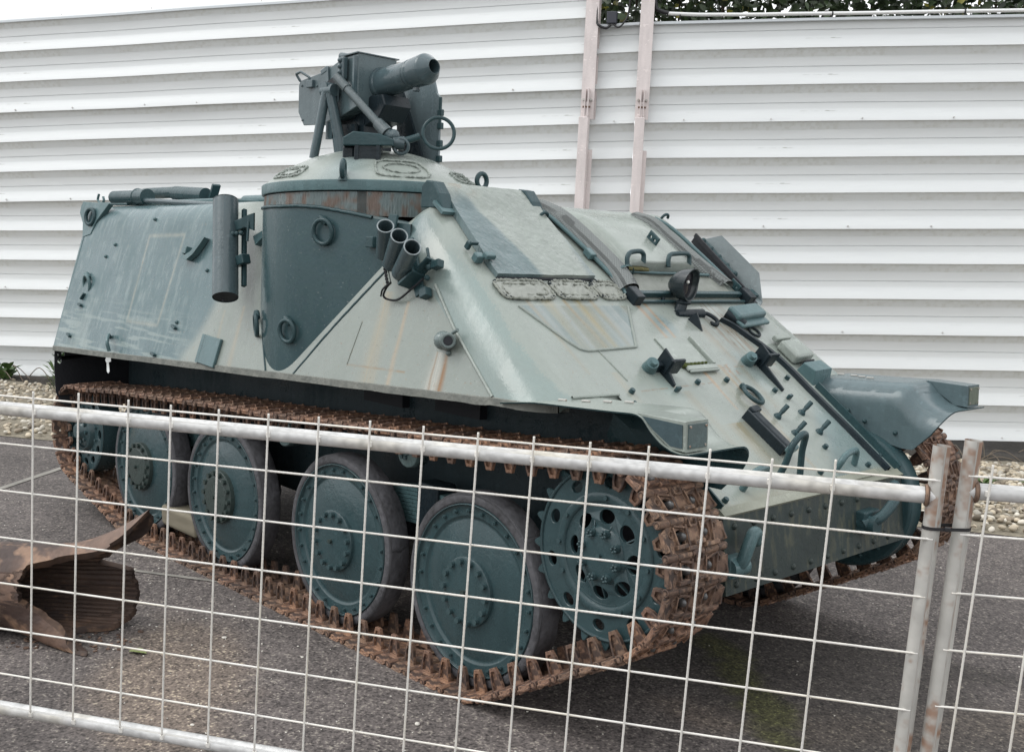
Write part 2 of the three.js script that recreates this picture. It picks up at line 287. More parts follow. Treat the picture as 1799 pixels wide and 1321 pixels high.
// ------------------------------------------------------------------ the corrugated wall
{
  const wt = thing('corrugated_wall', 'tall white corrugated metal wall behind the armoured vehicle', 'wall');
  TX.wall = bake(2048, 512, (u, v) => { // v: one period, rib edge at v = 0, underside first
    const a = tfbm(u, v, 8, 4, 3), b = tfbm(u * 1, v * 0.12, 96, 3, 8), c = tfbm(u, v, 60, 3, 15), e = tfbm(u, 0.3, 12, 3, 40);
    let k = mul([0.685, 0.708, 0.705], 0.97 + 0.08 * (a - 0.5) + 0.03 * (c - 0.5));
    const un = sst(0.27, 0.2, v) * sst(-0.02, 0.02, v); // grime sits on the facet under the rib
    k = mix(k, [0.42, 0.41, 0.34], un * (0.35 + 0.65 * sst(0.35, 0.75, b)) * 0.30 * sst(0.2, 0.6, a));
    k = mix(k, [0.24, 0.23, 0.17], sst(0.70, 0.80, c * 0.5 + b * 0.5) * 0.22 * un);
    const ledge = Math.exp(-(((v - 0.725) / 0.012) ** 2)); k = mix(k, [0.20, 0.20, 0.16], ledge * sst(0.66, 0.76, e) * sst(0.45, 0.6, c) * 0.8);
    return k;
  });
  const wm = phys({ map: TX.wall, roughness: 0.40, side: THREE.DoubleSide });
  // one period going down from a rib edge: [height below the edge, outward distance]
  const prof = [[0.0, 0.042], [0.003, 0.031], [0.066, 0.002], [0.074, 0], [0.149, 0], [0.1510, -0.007], [0.1550, -0.007], [0.157, 0], [0.200, 0], [0.212, 0.003], [0.244, 0.017], [0.262, 0.024], [0.302, 0.040], [0.309, 0.042]];
  function panel(s0, s1, k0, n, proud, name) {
    const st = Math.max(6, Math.round((s1 - s0) / 0.25)), P = [], uvs = [];
    for (let i = 0; i <= st; i++) {
      const s = s0 + (s1 - s0) * i / st, r = [], q = [];
      const wob = 0.010 * (fbm(s * 0.55 + k0 * 13, k0 * 5 + 3, 2) - 0.5), dep = 0.03 * (fbm(s * 0.45 + 30, k0 * 2.2 + 8, 2) - 0.5);
      const line = k0 === 0 ? [] : [[-0.03, 0.026], [-0.012, 0.032]]; for (let k = 0; k < n; k++) for (const [h, o] of prof) line.push([k * 0.31 + h, o]); line.push([n * 0.31 + 0.006, 0.0435]);
      if (k0 === 0) for (const q of line) q[0] = Math.max(q[0], 0.07);
      for (const back of [0, 1]) for (const [h, o] of (back ? line.slice().reverse() : line)) {
        const p = wallP(s, o + dep + proud - back * 0.0022); p.y = wallY(k0, s) - h + wob; r.push(p); q.push([s / 3.1 + k0 * 0.37, 1 - ((h + 0.31) / 0.31) % 1]);
      }
      r.push(r[0].clone()); q.push(q[0]); P.push(r); uvs.push(q);
    }
    let g = grid(P, (p, i, j) => [uvs[i][j][0], 1 - uvs[i][j][1]]);
    g = toCreasedNormals(g, 0.25);
    const m = new THREE.Mesh(g, wm); m.name = name; m.castShadow = m.receiveShadow = true; wt.add(m);
    const sc = []; for (let s = s0 + 0.35; s < s1; s += 0.78) { const w = s + rr(-0.1, 0.1); const p = wallP(w, 0.044 + proud); sc.push(new THREE.CylinderGeometry(0.007, 0.008, 0.010, 8).rotateX(Math.PI / 2).rotateY(s < 0 ? 0.519 : 0.692).translate(p.x, wallY(k0 + n, w) + 0.018, p.z)); }
    const sm = mesh('screw', sc, MAT.galv, m); sm.userData.kind = 'stuff';
  }
  // left of the left post the sheets start one rib higher
  [[-1, 3], [2, 3], [5, 3], [8, 3]].forEach(([k, n], i) => panel(-12.5, -0.44, k, n, 0.014 - 0.006 * i, 'wall_sheet'));
  [[0, 3], [3, 3], [6, 3], [9, 3]].forEach(([k, n], i) => panel(-0.47, -0.02, k, n, -0.002 - 0.006 * i, 'wall_sheet'));
  [[0, 3], [3, 3], [6, 3], [9, 3]].forEach(([k, n], i) => panel(0.0, 6.5, k, n, 0.014 - 0.006 * i, 'wall_sheet'));
  // folded top edge of the sheets
  const cap = (s0, s1, k) => { const P = []; for (let i = 0; i <= 40; i++) { const s = s0 + (s1 - s0) * i / 40, r = []; const wob = 0.010 * (fbm(s * 0.55 + k * 13, k * 5 + 3, 2) - 0.5); for (const [o, h] of [[0.058, -0.012], [0.058, 0.010], [-0.012, 0.010], [-0.012, -0.012], [0.058, -0.012]]) { const p = wallP(s, o + 0.03 * (fbm(s * 0.45 + 30, k * 2.2 + 8, 2) - 0.5)); p.y = wallY(k, s) + h + wob - (k === 0 ? 0.07 : 0); r.push(p); } P.push(r); } return toCreasedNormals(grid(P), 0.4); };
  const capM = std({ color: col([0.62, 0.66, 0.68]), roughness: 0.45, side: THREE.DoubleSide });
  mesh('top_trim', cap(-12.5, -0.44, -1), capM, wt); mesh('top_trim', cap(-0.47, -0.02, 0), capM, wt); mesh('top_trim', cap(0, 6.5, 0), capM, wt);
  const pins = []; for (const s of [-6.05, -4.98, -3.75, -2.6]) { const p = wallP(s, 0.03); pins.push(box(0.012, 0.05, 0.012, p.x, wallY(-1, s) + 0.02, p.z)); }
  mesh('trim_screw', pins, MAT.galv, wt).userData.kind = 'stuff';
}
// the two steel posts, pinned halfway
function makePost(label, s, u) {
  const t = thing('steel_post', label, 'post', undefined);
  const pm = std({ color: col([0.80, 0.725, 0.705]), map: TX.paint, roughness: 0.55 }), ang = Math.atan2(-u.z, u.x);
  const M = M4().makeRotationY(ang).setPosition(wallP(s, 0).x, 0, wallP(s, 0).z);
  const yj = 3.745 - 0.31 * 3 + 0.10; // the joint
  const A = (name, g, m = pm) => mesh(name, join([g]).applyMatrix4(M), m, t);
  A('upper_beam', [box(0.118, 2.2, 0.008, 0, yj + 1.02, 0.095), box(0.008, 2.2, 0.08, 0, yj + 1.02, 0.051), box(0.118, 2.2, 0.008, 0, yj + 1.02, 0.008)]);
  A('lower_beam', [rbox(0.086, yj - 0.02, 0.075, 0.006, -0.012, (yj - 0.02) / 2 - 0.05, 0.142), box(0.118, yj - 0.3, 0.008, 0.006, (yj - 0.3) / 2 - 0.05, 0.095)]);
  A('hinge_bracket', [box(0.008, 0.24, 0.05, -0.014, yj + 0.06, 0.124), box(0.008, 0.24, 0.05, 0.014, yj + 0.06, 0.124), box(0.016, 0.17, 0.03, 0, yj - 0.02, 0.122)]);
  for (const x of [-0.034, 0.034]) A('bolt', put(new THREE.CylinderGeometry(0.011, 0.011, 0.03, 6), x, yj + 0.085, 0.114, Math.PI / 2, 0, 0), MAT.galvRust);
  A('hinge_pin', [put(new THREE.CylinderGeometry(0.009, 0.009, 0.07, 8), 0, yj + 0.02, 0.135, 0, 0, Math.PI / 2)], MAT.rust[0]);
}
makePost('left of the two pale pink steel posts on the metal wall', -0.44, UL);
makePost('right of the two pale pink steel posts on the metal wall', 0.035, UR);
{
  const c = thing('cable_conduit', 'thin white conduit clipped along the top of the right-hand wall', 'conduit');
  const pts = []; for (let i = 0; i <= 24; i++) { const s = 0.2 + i * 0.26, p = wallP(s, 0.05); p.y = wallY(0, s) - 0.027 + 0.02 * (fbm(s * 0.9, 4) - 0.5) + 0.05 * Math.exp(-s * 2.2); pts.push(p); }
  mesh('tube', tube(pts, 0.016, 90, 10), std({ color: col([0.74, 0.75, 0.74]), roughness: 0.3 }), c);
  for (const s of [0.32, 1.62, 2.72]) { const p = wallP(s, 0.05); mesh('clip', put(new THREE.TorusGeometry(0.02, 0.006, 6, 12), p.x, wallY(0, s) - 0.029, p.z, 0, 0.69 + Math.PI / 2, 0), MAT.plastic, c); }
  const b = wallP(0.14, 0.05);
  mesh('elbow', [tube([wallP(0.22, 0.05).setY(wallY(0, 0.22) + 0.005), wallP(0.15, 0.05).setY(wallY(0, 0.1) + 0.03), wallP(0.1, 0.05).setY(wallY(0, 0.1) + 0.09), wallP(0.08, 0.05).setY(wallY(0, 0.1) + 0.5)], 0.020, 20, 8)], MAT.plastic, c);
  const j = thing('junction_box', 'small black junction box with looped cable on the wall top between the posts', 'junction box');
  const p = wallP(-0.265, 0.07), y = wallY(0, -0.26) - 0.03;
  const bm = mesh('case', rbox(0.092, 0.105, 0.05, 0.008, p.x, y + 0.012, p.z, 0, 0.519, 0), std({ color: col([0.03, 0.033, 0.045]), roughness: 0.5 }), j);
  mesh('cable', [tube([wallP(-0.392, 0.08).setY(y + 0.5), wallP(-0.394, 0.09).setY(y + 0.02), wallP(-0.375, 0.10).setY(y - 0.055), wallP(-0.31, 0.09).setY(y - 0.08), wallP(-0.27, 0.08).setY(y - 0.05)], 0.012, 40, 8),
    tube([wallP(-0.25, 0.08).setY(y - 0.045), wallP(-0.2, 0.09).setY(y - 0.075), wallP(-0.15, 0.09).setY(y - 0.03), wallP(-0.115, 0.08).setY(y + 0.08), wallP(-0.11, 0.08).setY(y + 0.5)], 0.008, 40, 8)], MAT.plastic, j);
}
// the hedge behind the right-hand wall
{
  const hd = thing('laurel_hedge', 'dark green leafy hedge rising behind the right-hand wall', 'hedge');
  const leaf = new THREE.BufferGeometry();
  leaf.setAttribute('position', new THREE.Float32BufferAttribute([0, 0, 0, 0.35, 0.28, 0.06, 0.38, 0, 0, 0.35, -0.28, 0.06, 0.75, 0.2, 0.0, 0.78, 0, -0.04, 0.75, -0.2, 0.0, 1.05, 0, -0.14], 3));
  leaf.setIndex([0, 2, 1, 0, 3, 2, 1, 2, 5, 1, 5, 4, 2, 3, 6, 2, 6, 5, 4, 5, 7, 5, 6, 7]); leaf.computeVertexNormals(); leaf.setAttribute('uv', new THREE.Float32BufferAttribute(new Array(16).fill(0), 2));
  const N = 12000, im = new THREE.InstancedMesh(leaf, phys({ roughness: 0.42, side: THREE.DoubleSide, transmission: 0.12, thickness: 0 }), N), q = new THREE.Quaternion(), e = new THREE.Euler();
  for (let i = 0; i < N; i++) {
    const s = rr(-0.75, 5.6), d = 0.18 + Math.pow(rnd(), 1.4) * 1.3, y = rr(3.45, 4.7), sz = rr(0.06, 0.13);
    if (fbm(s * 3 + 5, y * 3 + d * 2, 2) < 0.22) { im.setMatrixAt(i, M4().makeTranslation(wallP(s, -0.9).x, 2.9 + rnd() * 0.3, wallP(s, -0.9).z).scale(V(0.04, 0.04, 0.04))); im.setColorAt(i, col([0.02, 0.03, 0.015])); continue; }
    const p = wallP(s, -d); p.y = y;
    q.setFromEuler(e.set(rr(-1.2, 1.2), rr(0, 6.3), rr(-0.9, 0.5))); im.setMatrixAt(i, M4().compose(p, q, V(sz, sz, sz)));
    const k = rr(0.5, 1.5), yl = rnd() < 0.04; im.setColorAt(i, col(mul(yl ? [0.18, 0.17, 0.03] : [0.034, 0.055, 0.022], k)));
  }
  im.name = 'foliage'; im.userData.kind = 'stuff'; im.castShadow = im.receiveShadow = true; hd.add(im);
  const br = []; for (let i = 0; i < 26; i++) { const p = wallP(-0.6 + i * 0.24, -0.55 - rnd() * 0.5), t = p.clone().add(V(rr(-0.2, 0.2), rr(4.2, 5), rr(-0.2, 0.2))); br.push(rod(p, t, 0.025, 0.008, 6)); }
  mesh('stem', br, std({ color: col([0.06, 0.045, 0.03]), roughness: 0.9 }), hd);
}

// ------------------------------------------------------------------ the armoured vehicle
const veh = thing('armoured_vehicle', 'grey-green tracked armoured vehicle with domed gun turret parked on the asphalt', 'tank');
const P = (name, g, m, parent = veh, keep = false) => mesh(name, g, m, parent, keep);
// the sloping front plate G and the inclined side plate S
const GA = Math.PI / 180 * 36.5, gs = Math.sin(GA), gc = Math.cos(GA), GD = gs * 0.852 + gc * 0.81;
const gY = (x) => (GD - gs * x) / gc;
const gP = (x, z, h = 0) => V(x + gs * h, gY(x) + gc * h, z);
const sZ = (y) => 1.3356 - 0.275 * y;
const sP = (x, y, h = 0) => V(x, y + 0.2652 * h, sZ(y) + 0.9642 * h);
// place a geometry (x: down the slope, y: out of the plate, z: across) on G; (x: along, y: up the plate, z: out) on S
const onG = (g, x, z, h = 0, ry = 0) => { const p = gP(x, z, h); return g.applyMatrix4(M4().makeRotationY(ry)).applyMatrix4(M4().set(gc, gs, 0, p.x, -gs, gc, 0, p.y, 0, 0, 1, p.z, 0, 0, 0, 1)); };
const onS = (g, x, y, h = 0, rz = 0) => { const p = sP(x, y, h); return g.applyMatrix4(M4().makeRotationZ(rz)).applyMatrix4(M4().set(1, 0, 0, p.x, 0, 0.9642, 0.2652, p.y, 0, -0.2652, 0.9642, p.z, 0, 0, 0, 1)); };

const sk = (x, y, x0, y0, y1, w) => { const wob = 0.012 * (fbm(y * 9 + x0 * 31, x0 * 17, 2) - 0.5), t = (y0 - y) / (y0 - y1); return t < 0 ? 0 : Math.exp(-(((x - x0 - wob) / (w * (0.6 + 0.5 * t))) ** 2)) * (0.35 + 0.9 * fbm(x * 160, y * 7, 2)); };
const sdPoly = (px, py, pts) => { let d = 1e9, ins = false; for (let i = 0, j = pts.length - 1; i < pts.length; j = i++) { const [ax, ay] = pts[i], [bx, by] = pts[j]; const ex = bx - ax, ey = by - ay, wx = px - ax, wy = py - ay, t = clamp((wx * ex + wy * ey) / (ex * ex + ey * ey)); d = Math.min(d, Math.hypot(wx - ex * t, wy - ey * t)); if ((ay > py) !== (by > py) && px < (bx - ax) * (py - ay) / (by - ay) + ax) ins = !ins; } return ins ? -d : d; };
const lineD = (px, py, ax, ay, bx, by) => sdPoly(px, py, [[ax, ay], [bx, by]]) < 0 ? 0 : (() => { const ex = bx - ax, ey = by - ay, t = clamp(((px - ax) * ex + (py - ay) * ey) / (ex * ex + ey * ey)); return Math.hypot(px - ax - ex * t, py - ay - ey * t); })();

const FADED = [0.082, 0.140, 0.150];
TX.side = bake(2048, 512, (u, v) => {
  const x = -3.75 + 4.2 * u, y = 0.9 + v;
  const n = fbm(x * 3.1 + 9, y * 3.1 + 4, 5), f = fbm(x * 30, y * 30, 3), st = fbm(x * 42 + 3, y * 2.2 + 7, 3), hz = fbm(x * 5 + 80, y * 70, 3);
  // camouflage: faded blue-green at the back, light grey-green ahead
  const bx = -2.02 + 0.16 * Math.sin((y - 1.1) * 4.6) + 0.14 * (fbm(y * 5, 3, 2) - 0.5);
  let c = mix(FADED, mul(LT, 0.95), sst(-0.06, 0.05, x - bx));
  const back = 1 - sst(-2.3, -1.9, x);
  c = mix(c, [0.165, 0.235, 0.235], back * sst(0.52, 0.78, st) * 0.4 * sst(0.3, 0.6, fbm(x * 4, y * 4 + 30, 3)));
  c = mix(c, [0.26, 0.32, 0.30], back * sst(1.34, 1.08, y) * sst(0.52, 0.66, hz) * 0.6);
  c = mix(c, [0.235, 0.285, 0.27], back * sst(0.5, 0.68, n) * sst(1.45, 1.0, y) * 0.5);
  // ghost of a plate that once was welded on
  const rect = Math.abs(sdPoly(x, y, [[-2.755, 1.17], [-2.755, 1.63], [-2.37, 1.645], [-2.405, 1.175]]));
  c = mix(c, [0.30, 0.31, 0.26], Math.exp(-((rect / 0.010) ** 2)) * (0.25 + 0.6 * f));
  // rust and lime runs
  c = mix(c, [0.36, 0.30, 0.20], 0.55 * sk(x, y, -0.575, 1.46, 1.08, 0.045));
  c = mix(c, [0.40, 0.31, 0.21], 0.75 * sk(x, y, -0.44, 1.43, 1.08, 0.014));
  c = mix(c, [0.46, 0.45, 0.40], 0.9 * sk(x, y, -0.185, 1.26, 1.10, 0.042));
  c = mix(c, [0.24, 0.13, 0.055], 1.0 * sk(x, y, -0.145, 1.255, 1.10, 0.018));
  c = mix(c, [0.22, 0.14, 0.07], 0.8 * sk(x, y, -0.20, 1.26, 1.14, 0.006));
  c = mix(c, [0.34, 0.30, 0.22], 0.6 * sk(x, y, -1.62, 1.33, 1.05, 0.02));
  c = mix(c, [0.36, 0.32, 0.24], 0.5 * sk(x, y, -1.78, 1.30, 1.10, 0.015));
  const cr = Math.min(lineD(x, y, -0.70, 1.33, -0.73, 1.155), lineD(x, y, -0.73, 1.155, -0.36, 1.165));
  c = mix(c, [0.24, 0.17, 0.10], Math.exp(-((cr / 0.004) ** 2)) * f * 1.1);
  { const sp = fbm(x * 130 + 4, y * 130, 2); if (sp > 0.86) c = mix(c, [0.40, 0.43, 0.41], 0.5); if (fbm(x * 90 + 9, y * 90, 2) < 0.10) c = mul(c, 0.6); }
  c = mix(c, [0.215, 0.275, 0.27], back * sst(0.55, 0.75, fbm(x * 60, y * 16 + 5, 3)) * 0.4);
  if (fbm(x * 120 + 40, y * 120, 2) > 0.87) c = mix(c, [0.24, 0.16, 0.10], 0.55);
  return mul(c, 0.93 + 0.16 * (n - 0.5) + 0.08 * (f - 0.5));
}, false);
TX.corner = bake(1024, 256, (u, v) => {
  const x = -0.56 + 0.96 * u, n = fbm(u * 9, v * 5, 4), f = fbm(u * 90, v * 30, 3);
  const w = v - 0.66 - 0.20 * (n - 0.5) - 0.10 * (fbm(u * 30, v * 8 + 5, 3) - 0.5), band = sst(0.05, -0.04, w + 0.16 * (fbm(u * 240, v * 80, 2) - 0.5)) * sst(-0.34, -0.22, x + 0.1 * n);
  let c = mix(LT, [0.195, 0.255, 0.242], band * (0.75 + 0.5 * (n - 0.5)));
  c = mix(c, MID, 0.8 * sst(-0.36, -0.5, x - 0.1 * (n - 0.5)) * sst(0.7, 0.3, v));
  return mul(c, 0.92 + 0.16 * (n - 0.5) + 0.08 * (f - 0.5));
}, false);
const TRI = [[0.0, 0.775], [0.166, 0.669], [0.203, 0.629], [0.198, 0.323], [0.004, 0.15]];
TX.glacis = bake(1024, 1536, (u, v) => {
  const x = -0.6 + 1.5 * u, z = -1 + 2 * v;
  const n = fbm(x * 4 + 30, z * 4 + 30, 5), f = fbm(x * 45, z * 45, 3), st = fbm(x * 2.2 + 8, z * 34 + 5, 3), fine = fbm(x * 14, z * 160, 3);
  let c = LT.slice();
  const tri = sdPoly(x, z, TRI);
  if (tri < 0.004) { c = mix([0.175, 0.225, 0.22], [0.235, 0.27, 0.26], sst(0.3, 0.8, st)); c = mix(c, [0.22, 0.215, 0.145], sst(0.50, 0.72, fbm(x * 1.5 + 3, z * 11 + 3, 3)) * 0.55 * sst(0.68, 0.5, z)); }
  // sprayed blue-green patches
  c = mix(c, [0.165, 0.225, 0.23], 0.75 * sst(0.075, 0.02, Math.hypot((x - 0.10) * 1.0, (z - 0.03) * 0.8) - 0.05 * (n - 0.5)));
  c = mix(c, [0.20, 0.26, 0.24], 0.6 * sst(0.10, 0.03, Math.hypot(x - 0.36, z - 0.32)));
  c = mix(c, [0.17, 0.235, 0.235], 0.8 * sst(0.0, 0.09, (x - 0.60) * 0.9 + (-z - 0.36) * 0.9 + 0.12 * (n - 0.5)) * sst(0.45, 0.6, x));
  c = mix(c, [0.18, 0.24, 0.24], 0.5 * sst(0.12, 0.02, Math.hypot(x - 0.32, z + 0.27) - 0.05 * n));
  // rust seams and runs down the slope
  const rs = (z0, x0, x1, w, k, cc) => { const t = (x - x0) / (x1 - x0); if (t < 0 || t > 1) return; const wob = 0.02 * (fbm(x * 6 + z0 * 50, 2, 2) - 0.5); c = mix(c, cc, Math.min(1, 1.25 * k) * Math.exp(-(((z - z0 - wob) / w) ** 2)) * (1 - t * 0.6) * (0.3 + 1.1 * fbm(x * 9, z * 220, 2))); };
  rs(-0.02, 0.33, 0.82, 0.05, 0.45, [0.235, 0.225, 0.165]); rs(0.25, 0.4, 0.84, 0.03, 0.4, [0.25, 0.23, 0.17]); rs(-0.22, 0.1, 0.55, 0.03, 0.5, [0.22, 0.19, 0.13]); rs(0.50, -0.03, 0.2, 0.012, 0.7, [0.25, 0.19, 0.10]); rs(0.70, -0.03, 0.3, 0.012, 0.5, [0.29, 0.24, 0.16]);
  rs(0.075, -0.02, 0.30, 0.012, 0.9, [0.33, 0.22, 0.13]); rs(0.03, -0.02, 0.4, 0.010, 0.8, [0.34, 0.23, 0.14]); rs(0.43, -0.08, 0.2, 0.02, 0.8, [0.26, 0.21, 0.09]); rs(0.60, -0.05, 0.2, 0.03, 0.6, [0.30, 0.26, 0.15]); rs(0.35, -0.05, 0.2, 0.014, 0.6, [0.30, 0.24, 0.14]);
  rs(-0.10, 0.30, 0.85, 0.014, 0.7, [0.28, 0.22, 0.14]); rs(-0.13, 0.3, 0.6, 0.01, 0.7, [0.22, 0.17, 0.11]); rs(0.04, 0.31, 0.5, 0.01, 0.7, [0.36, 0.24, 0.14]); rs(0.56, 0.3, 0.85, 0.02, 0.4, [0.30, 0.27, 0.2]); rs(0.12, 0.55, 0.82, 0.06, 0.6, [0.24, 0.21, 0.13]);
  const dirt = sst(0.18, 0.05, Math.hypot((x - 0.10) * 0.7, (z + 0.40) * 1.0)); c = mix(c, [0.17, 0.135, 0.10], dirt * sst(0.5, 0.66, fine) * 0.85);
  const d2 = sst(0.14, 0.02, Math.abs(z + 0.36 + (x - 0.1) * 0.3)) * sst(0.05, 0.15, x) * sst(0.5, 0.3, x); c = mix(c, [0.22, 0.18, 0.13], d2 * sst(0.56, 0.7, fine) * 0.6);
  const cr = Math.min(lineD(x, z, 0.31, 0.38, 0.315, -0.5), lineD(x, z, 0.385, 0.5, 0.375, 0.02)) + 0.006 * (f - 0.5);
  c = mix(c, [0.22, 0.16, 0.11], 0.8 * Math.exp(-((cr / 0.0035) ** 2)) * sst(0.35, 0.6, f));
  const wisp = sst(0.05, 0.0, Math.abs(x - 0.315)) * sst(0.06, 0.02, Math.abs(z + 0.15)); c = mix(c, [0.30, 0.13, 0.07], wisp * sst(0.62, 0.7, fbm(x * 90, z * 40, 3)) * 0.8);
  c = mix(c, [0.27, 0.26, 0.19], sst(0.80, 0.86, x + 0.03 * n) * 0.7 * sst(0.4, 0.6, n));
  if (fbm(x * 110 + 3, z * 110, 2) < 0.10) c = mul(c, 0.55);
  if (fbm(x * 130 + 40, z * 130, 2) > 0.87) c = mix(c, [0.24, 0.16, 0.10], 0.55);
  return mul(c, 0.92 + 0.2 * (n - 0.5) + 0.1 * (st - 0.5));
}, false);
const rep = (t, x, y) => { const c = t.clone(); c.repeat.set(x, y); c.needsUpdate = true; return c; };
const tx = (m, o = {}, x = 1, y = 1) => phys({ map: m, bumpMap: rep(TX.paintB, x, y), roughnessMap: rep(TX.rough, x, y), bumpScale: 0.0008, ...o, roughness: (o.roughness ?? 0.30) * 1.55 });
MAT.side = tx(TX.side, {}, 4.2, 1); MAT.corner = tx(TX.corner, { roughness: 0.27 }, 1, 0.3); MAT.glacis = tx(TX.glacis, {}, 1.5, 2);
MAT.edge = std({ map: bake(512, 256, (u, v) => { const a = tfbm(u, v, 30, 4, 5); return mix([0.10, 0.11, 0.10], [0.22, 0.225, 0.20], a); }), bumpMap: TX.cast, bumpScale: 0.004, roughness: 0.8 });
const uvS = (p) => [(p.x + 3.75) / 4.2, p.y - 0.9], uvG = (p) => [(p.x + 0.6) / 1.5, (p.z + 1) / 2];

// --- superstructure, lofted from sections across the hull
{
  const yb = (x) => x < 0.14 ? 0.955 + (x + 3.6) * 0.0468 : 1.133;
  const roofY = (x) => 1.79 + (x + 3.6) * 0.0197;
  const xs = []; for (let x = -3.6; x < -0.56; x += 0.16) xs.push(x); for (let x = -0.56; x < 0.3905; x += 0.025) xs.push(Math.min(x, 0.39)); xs.push(0.39);
  const top = [], cn = [[], []], sd = [[], []];
  xs.forEach((x) => {
    const cut = sst(-1.78, -1.70, x) * (1 - sst(-0.70, -0.49, x)), ytN = Math.min(roofY(x), gY(x)) * (1 - cut) + 1.68 * cut, yt0 = Math.min(roofY(x), gY(x));
    let yt = yt0, zc = sZ(yt); const k = sst(-0.8, -0.35, x);
    const d = 0.125 + 0.075 * k, e = 0.10 + 0.06 * k; let a, b, c; const setY = (y) => { yt = y; zc = sZ(y); a = [y - d, sZ(y - d)]; b = [y, zc]; c = [y, zc - e]; };
    const bz = (t) => [(1 - t) ** 2 * a[0] + 2 * t * (1 - t) * b[0] + t * t * c[0], (1 - t) ** 2 * a[1] + 2 * t * (1 - t) * b[1] + t * t * c[1]];
    let t0;
    [1, -1].forEach((s, q) => {
      setY(q ? yt0 : ytN); t0 = 0; while (t0 < 1 && bz(t0)[0] < yb(x)) t0 += 0.01;
      const r = []; for (let i = 0; i <= 12; i++) { const p = bz(t0 + (1 - t0) * i / 12); r.push(V(x, p[0], s * p[1])); } cn[q].push(r);
      const l = [], y1 = Math.max(a[0], yb(x)); const z1 = t0 > 0 ? bz(t0)[1] : null;
      for (let i = 0; i <= 6; i++) { const y = yb(x) + (y1 - yb(x)) * i / 6; l.push(V(x, y, s * (z1 ?? sZ(y)))); } sd[q].push(l);
    });
    const tr = []; for (let i = 0; i <= 16; i++) tr.push(V(x, i < 7 ? ytN : yt0, (i < 8 ? sZ(ytN) - e : c[1]) * (1 - i / 8))); top.push(tr);
  });
  for (const A of [cn[0], cn[1], sd[0], sd[1], top]) { const L = A[A.length - 1]; A.push(L.map((p) => V(0.3925, p.y - 0.025, p.z))); } xs.push(0.3925);
  const i0 = xs.findIndex((x) => x >= -0.561);
  const uvC = (i0) => (p, i, j) => [(p.x + 0.56) / 0.96, j / 12];
  [0, 1].forEach((q) => {
    const sg = [grid(sd[q], uvS), grid(cn[q].slice(0, i0 + 1), uvS)];
    P('side_plate', sg, MAT.side, veh, true).userData = q ? {} : { label: 'light grey and faded blue-green right side plate' };
    P('corner_plate', grid(cn[q].slice(i0), uvC(i0)), MAT.corner, veh, true);
    const ed = []; const row = []; for (const x of xs) { const y = yb(x), z = Math.max(sd[q][xs.indexOf(x)][0].z * (q ? -1 : 1), 0.8), w = 0.004 * fbm(x * 14, 3, 3), s = q ? -1 : 1; row.push([V(x, y + 0.0035, s * (z + 0.001)), V(x, y + 0.001, s * (z + 0.005 + w)), V(x, y - 0.024 - w, s * (z + 0.006 + w)), V(x, y - 0.024 - w, s * (z - 0.05)), V(x, y - 0.004, s * (z - 0.05))]); }
    P('lower_edge', toCreasedNormals(grid(row), 0.5), MAT.edge);
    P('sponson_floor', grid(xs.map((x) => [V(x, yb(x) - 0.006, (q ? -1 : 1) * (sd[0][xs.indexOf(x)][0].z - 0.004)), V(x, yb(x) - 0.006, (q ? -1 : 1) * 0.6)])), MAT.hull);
  });
  P('roof', grid(top.slice(0, i0 + 1)), MAT.light);
  const gl = [grid(top.slice(i0), uvG)];
  const low = []; for (let i = 0; i <= 24; i++) { const r = []; for (let j = 0; j <= 12; j++) r.push(gP(0.388 + (0.862 - 0.388) * i / 24, 0.645 * (1 - j / 6), 0.0005)); low.push(r); }
  gl.push(grid(low, uvG));
  P('front_plate', gl, MAT.glacis, veh, true).userData = { label: 'light grey sloping front plate with rust runs' };
  // rear closing plate, and the thickness of the lower front plate
  P('rear_plate', [put(extr([[-1.07, 0.955], [1.07, 0.955], [0.85, 1.78], [-0.85, 1.78]], 0.02), -3.605, 0, 0, 0, Math.PI / 2, 0)], MAT.mid);
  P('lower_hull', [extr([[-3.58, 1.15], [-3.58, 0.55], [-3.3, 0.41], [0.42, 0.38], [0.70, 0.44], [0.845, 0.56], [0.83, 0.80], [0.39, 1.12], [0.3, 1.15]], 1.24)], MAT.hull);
  // welds: side seam, corner seam, fender seam
  const bead = (pts, r = 0.004, n = 60) => { const g = tube(pts, r, n, 6, false, 0.1); const p = g.attributes.position; for (let i = 0; i < p.count; i++) p.setY(i, p.getY(i) + 0.0022 * (fbm(p.getX(i) * 120, p.getZ(i) * 120, 2) - 0.5)); return g; };
  P('weld_seam', [bead([sP(-0.305, 1.502, 0.002), sP(-0.131, 1.344, 0.002), sP(0.145, 1.135, 0.002)], 0.0065),
    bead([gP(0.0, 0.775, 0.002), gP(0.166, 0.669, 0.002), gP(0.195, 0.642, 0.002), gP(0.205, 0.60, 0.002), gP(0.198, 0.323, 0.002), gP(0.19, 0.312, 0.002), gP(0.004, 0.15, 0.002)], 0.006, 120),
    bead([gP(0.2, 0.549, 0.001), gP(0.338, 0.531, 0.001)], 0.003), bead([gP(0.387, 0.88, 0.002), gP(0.392, 0.64, 0.002)], 0.006),
    bead([sP(-0.70, 1.33, 0.001), sP(-0.73, 1.155, 0.001)], 0.002)], MAT.light);
}
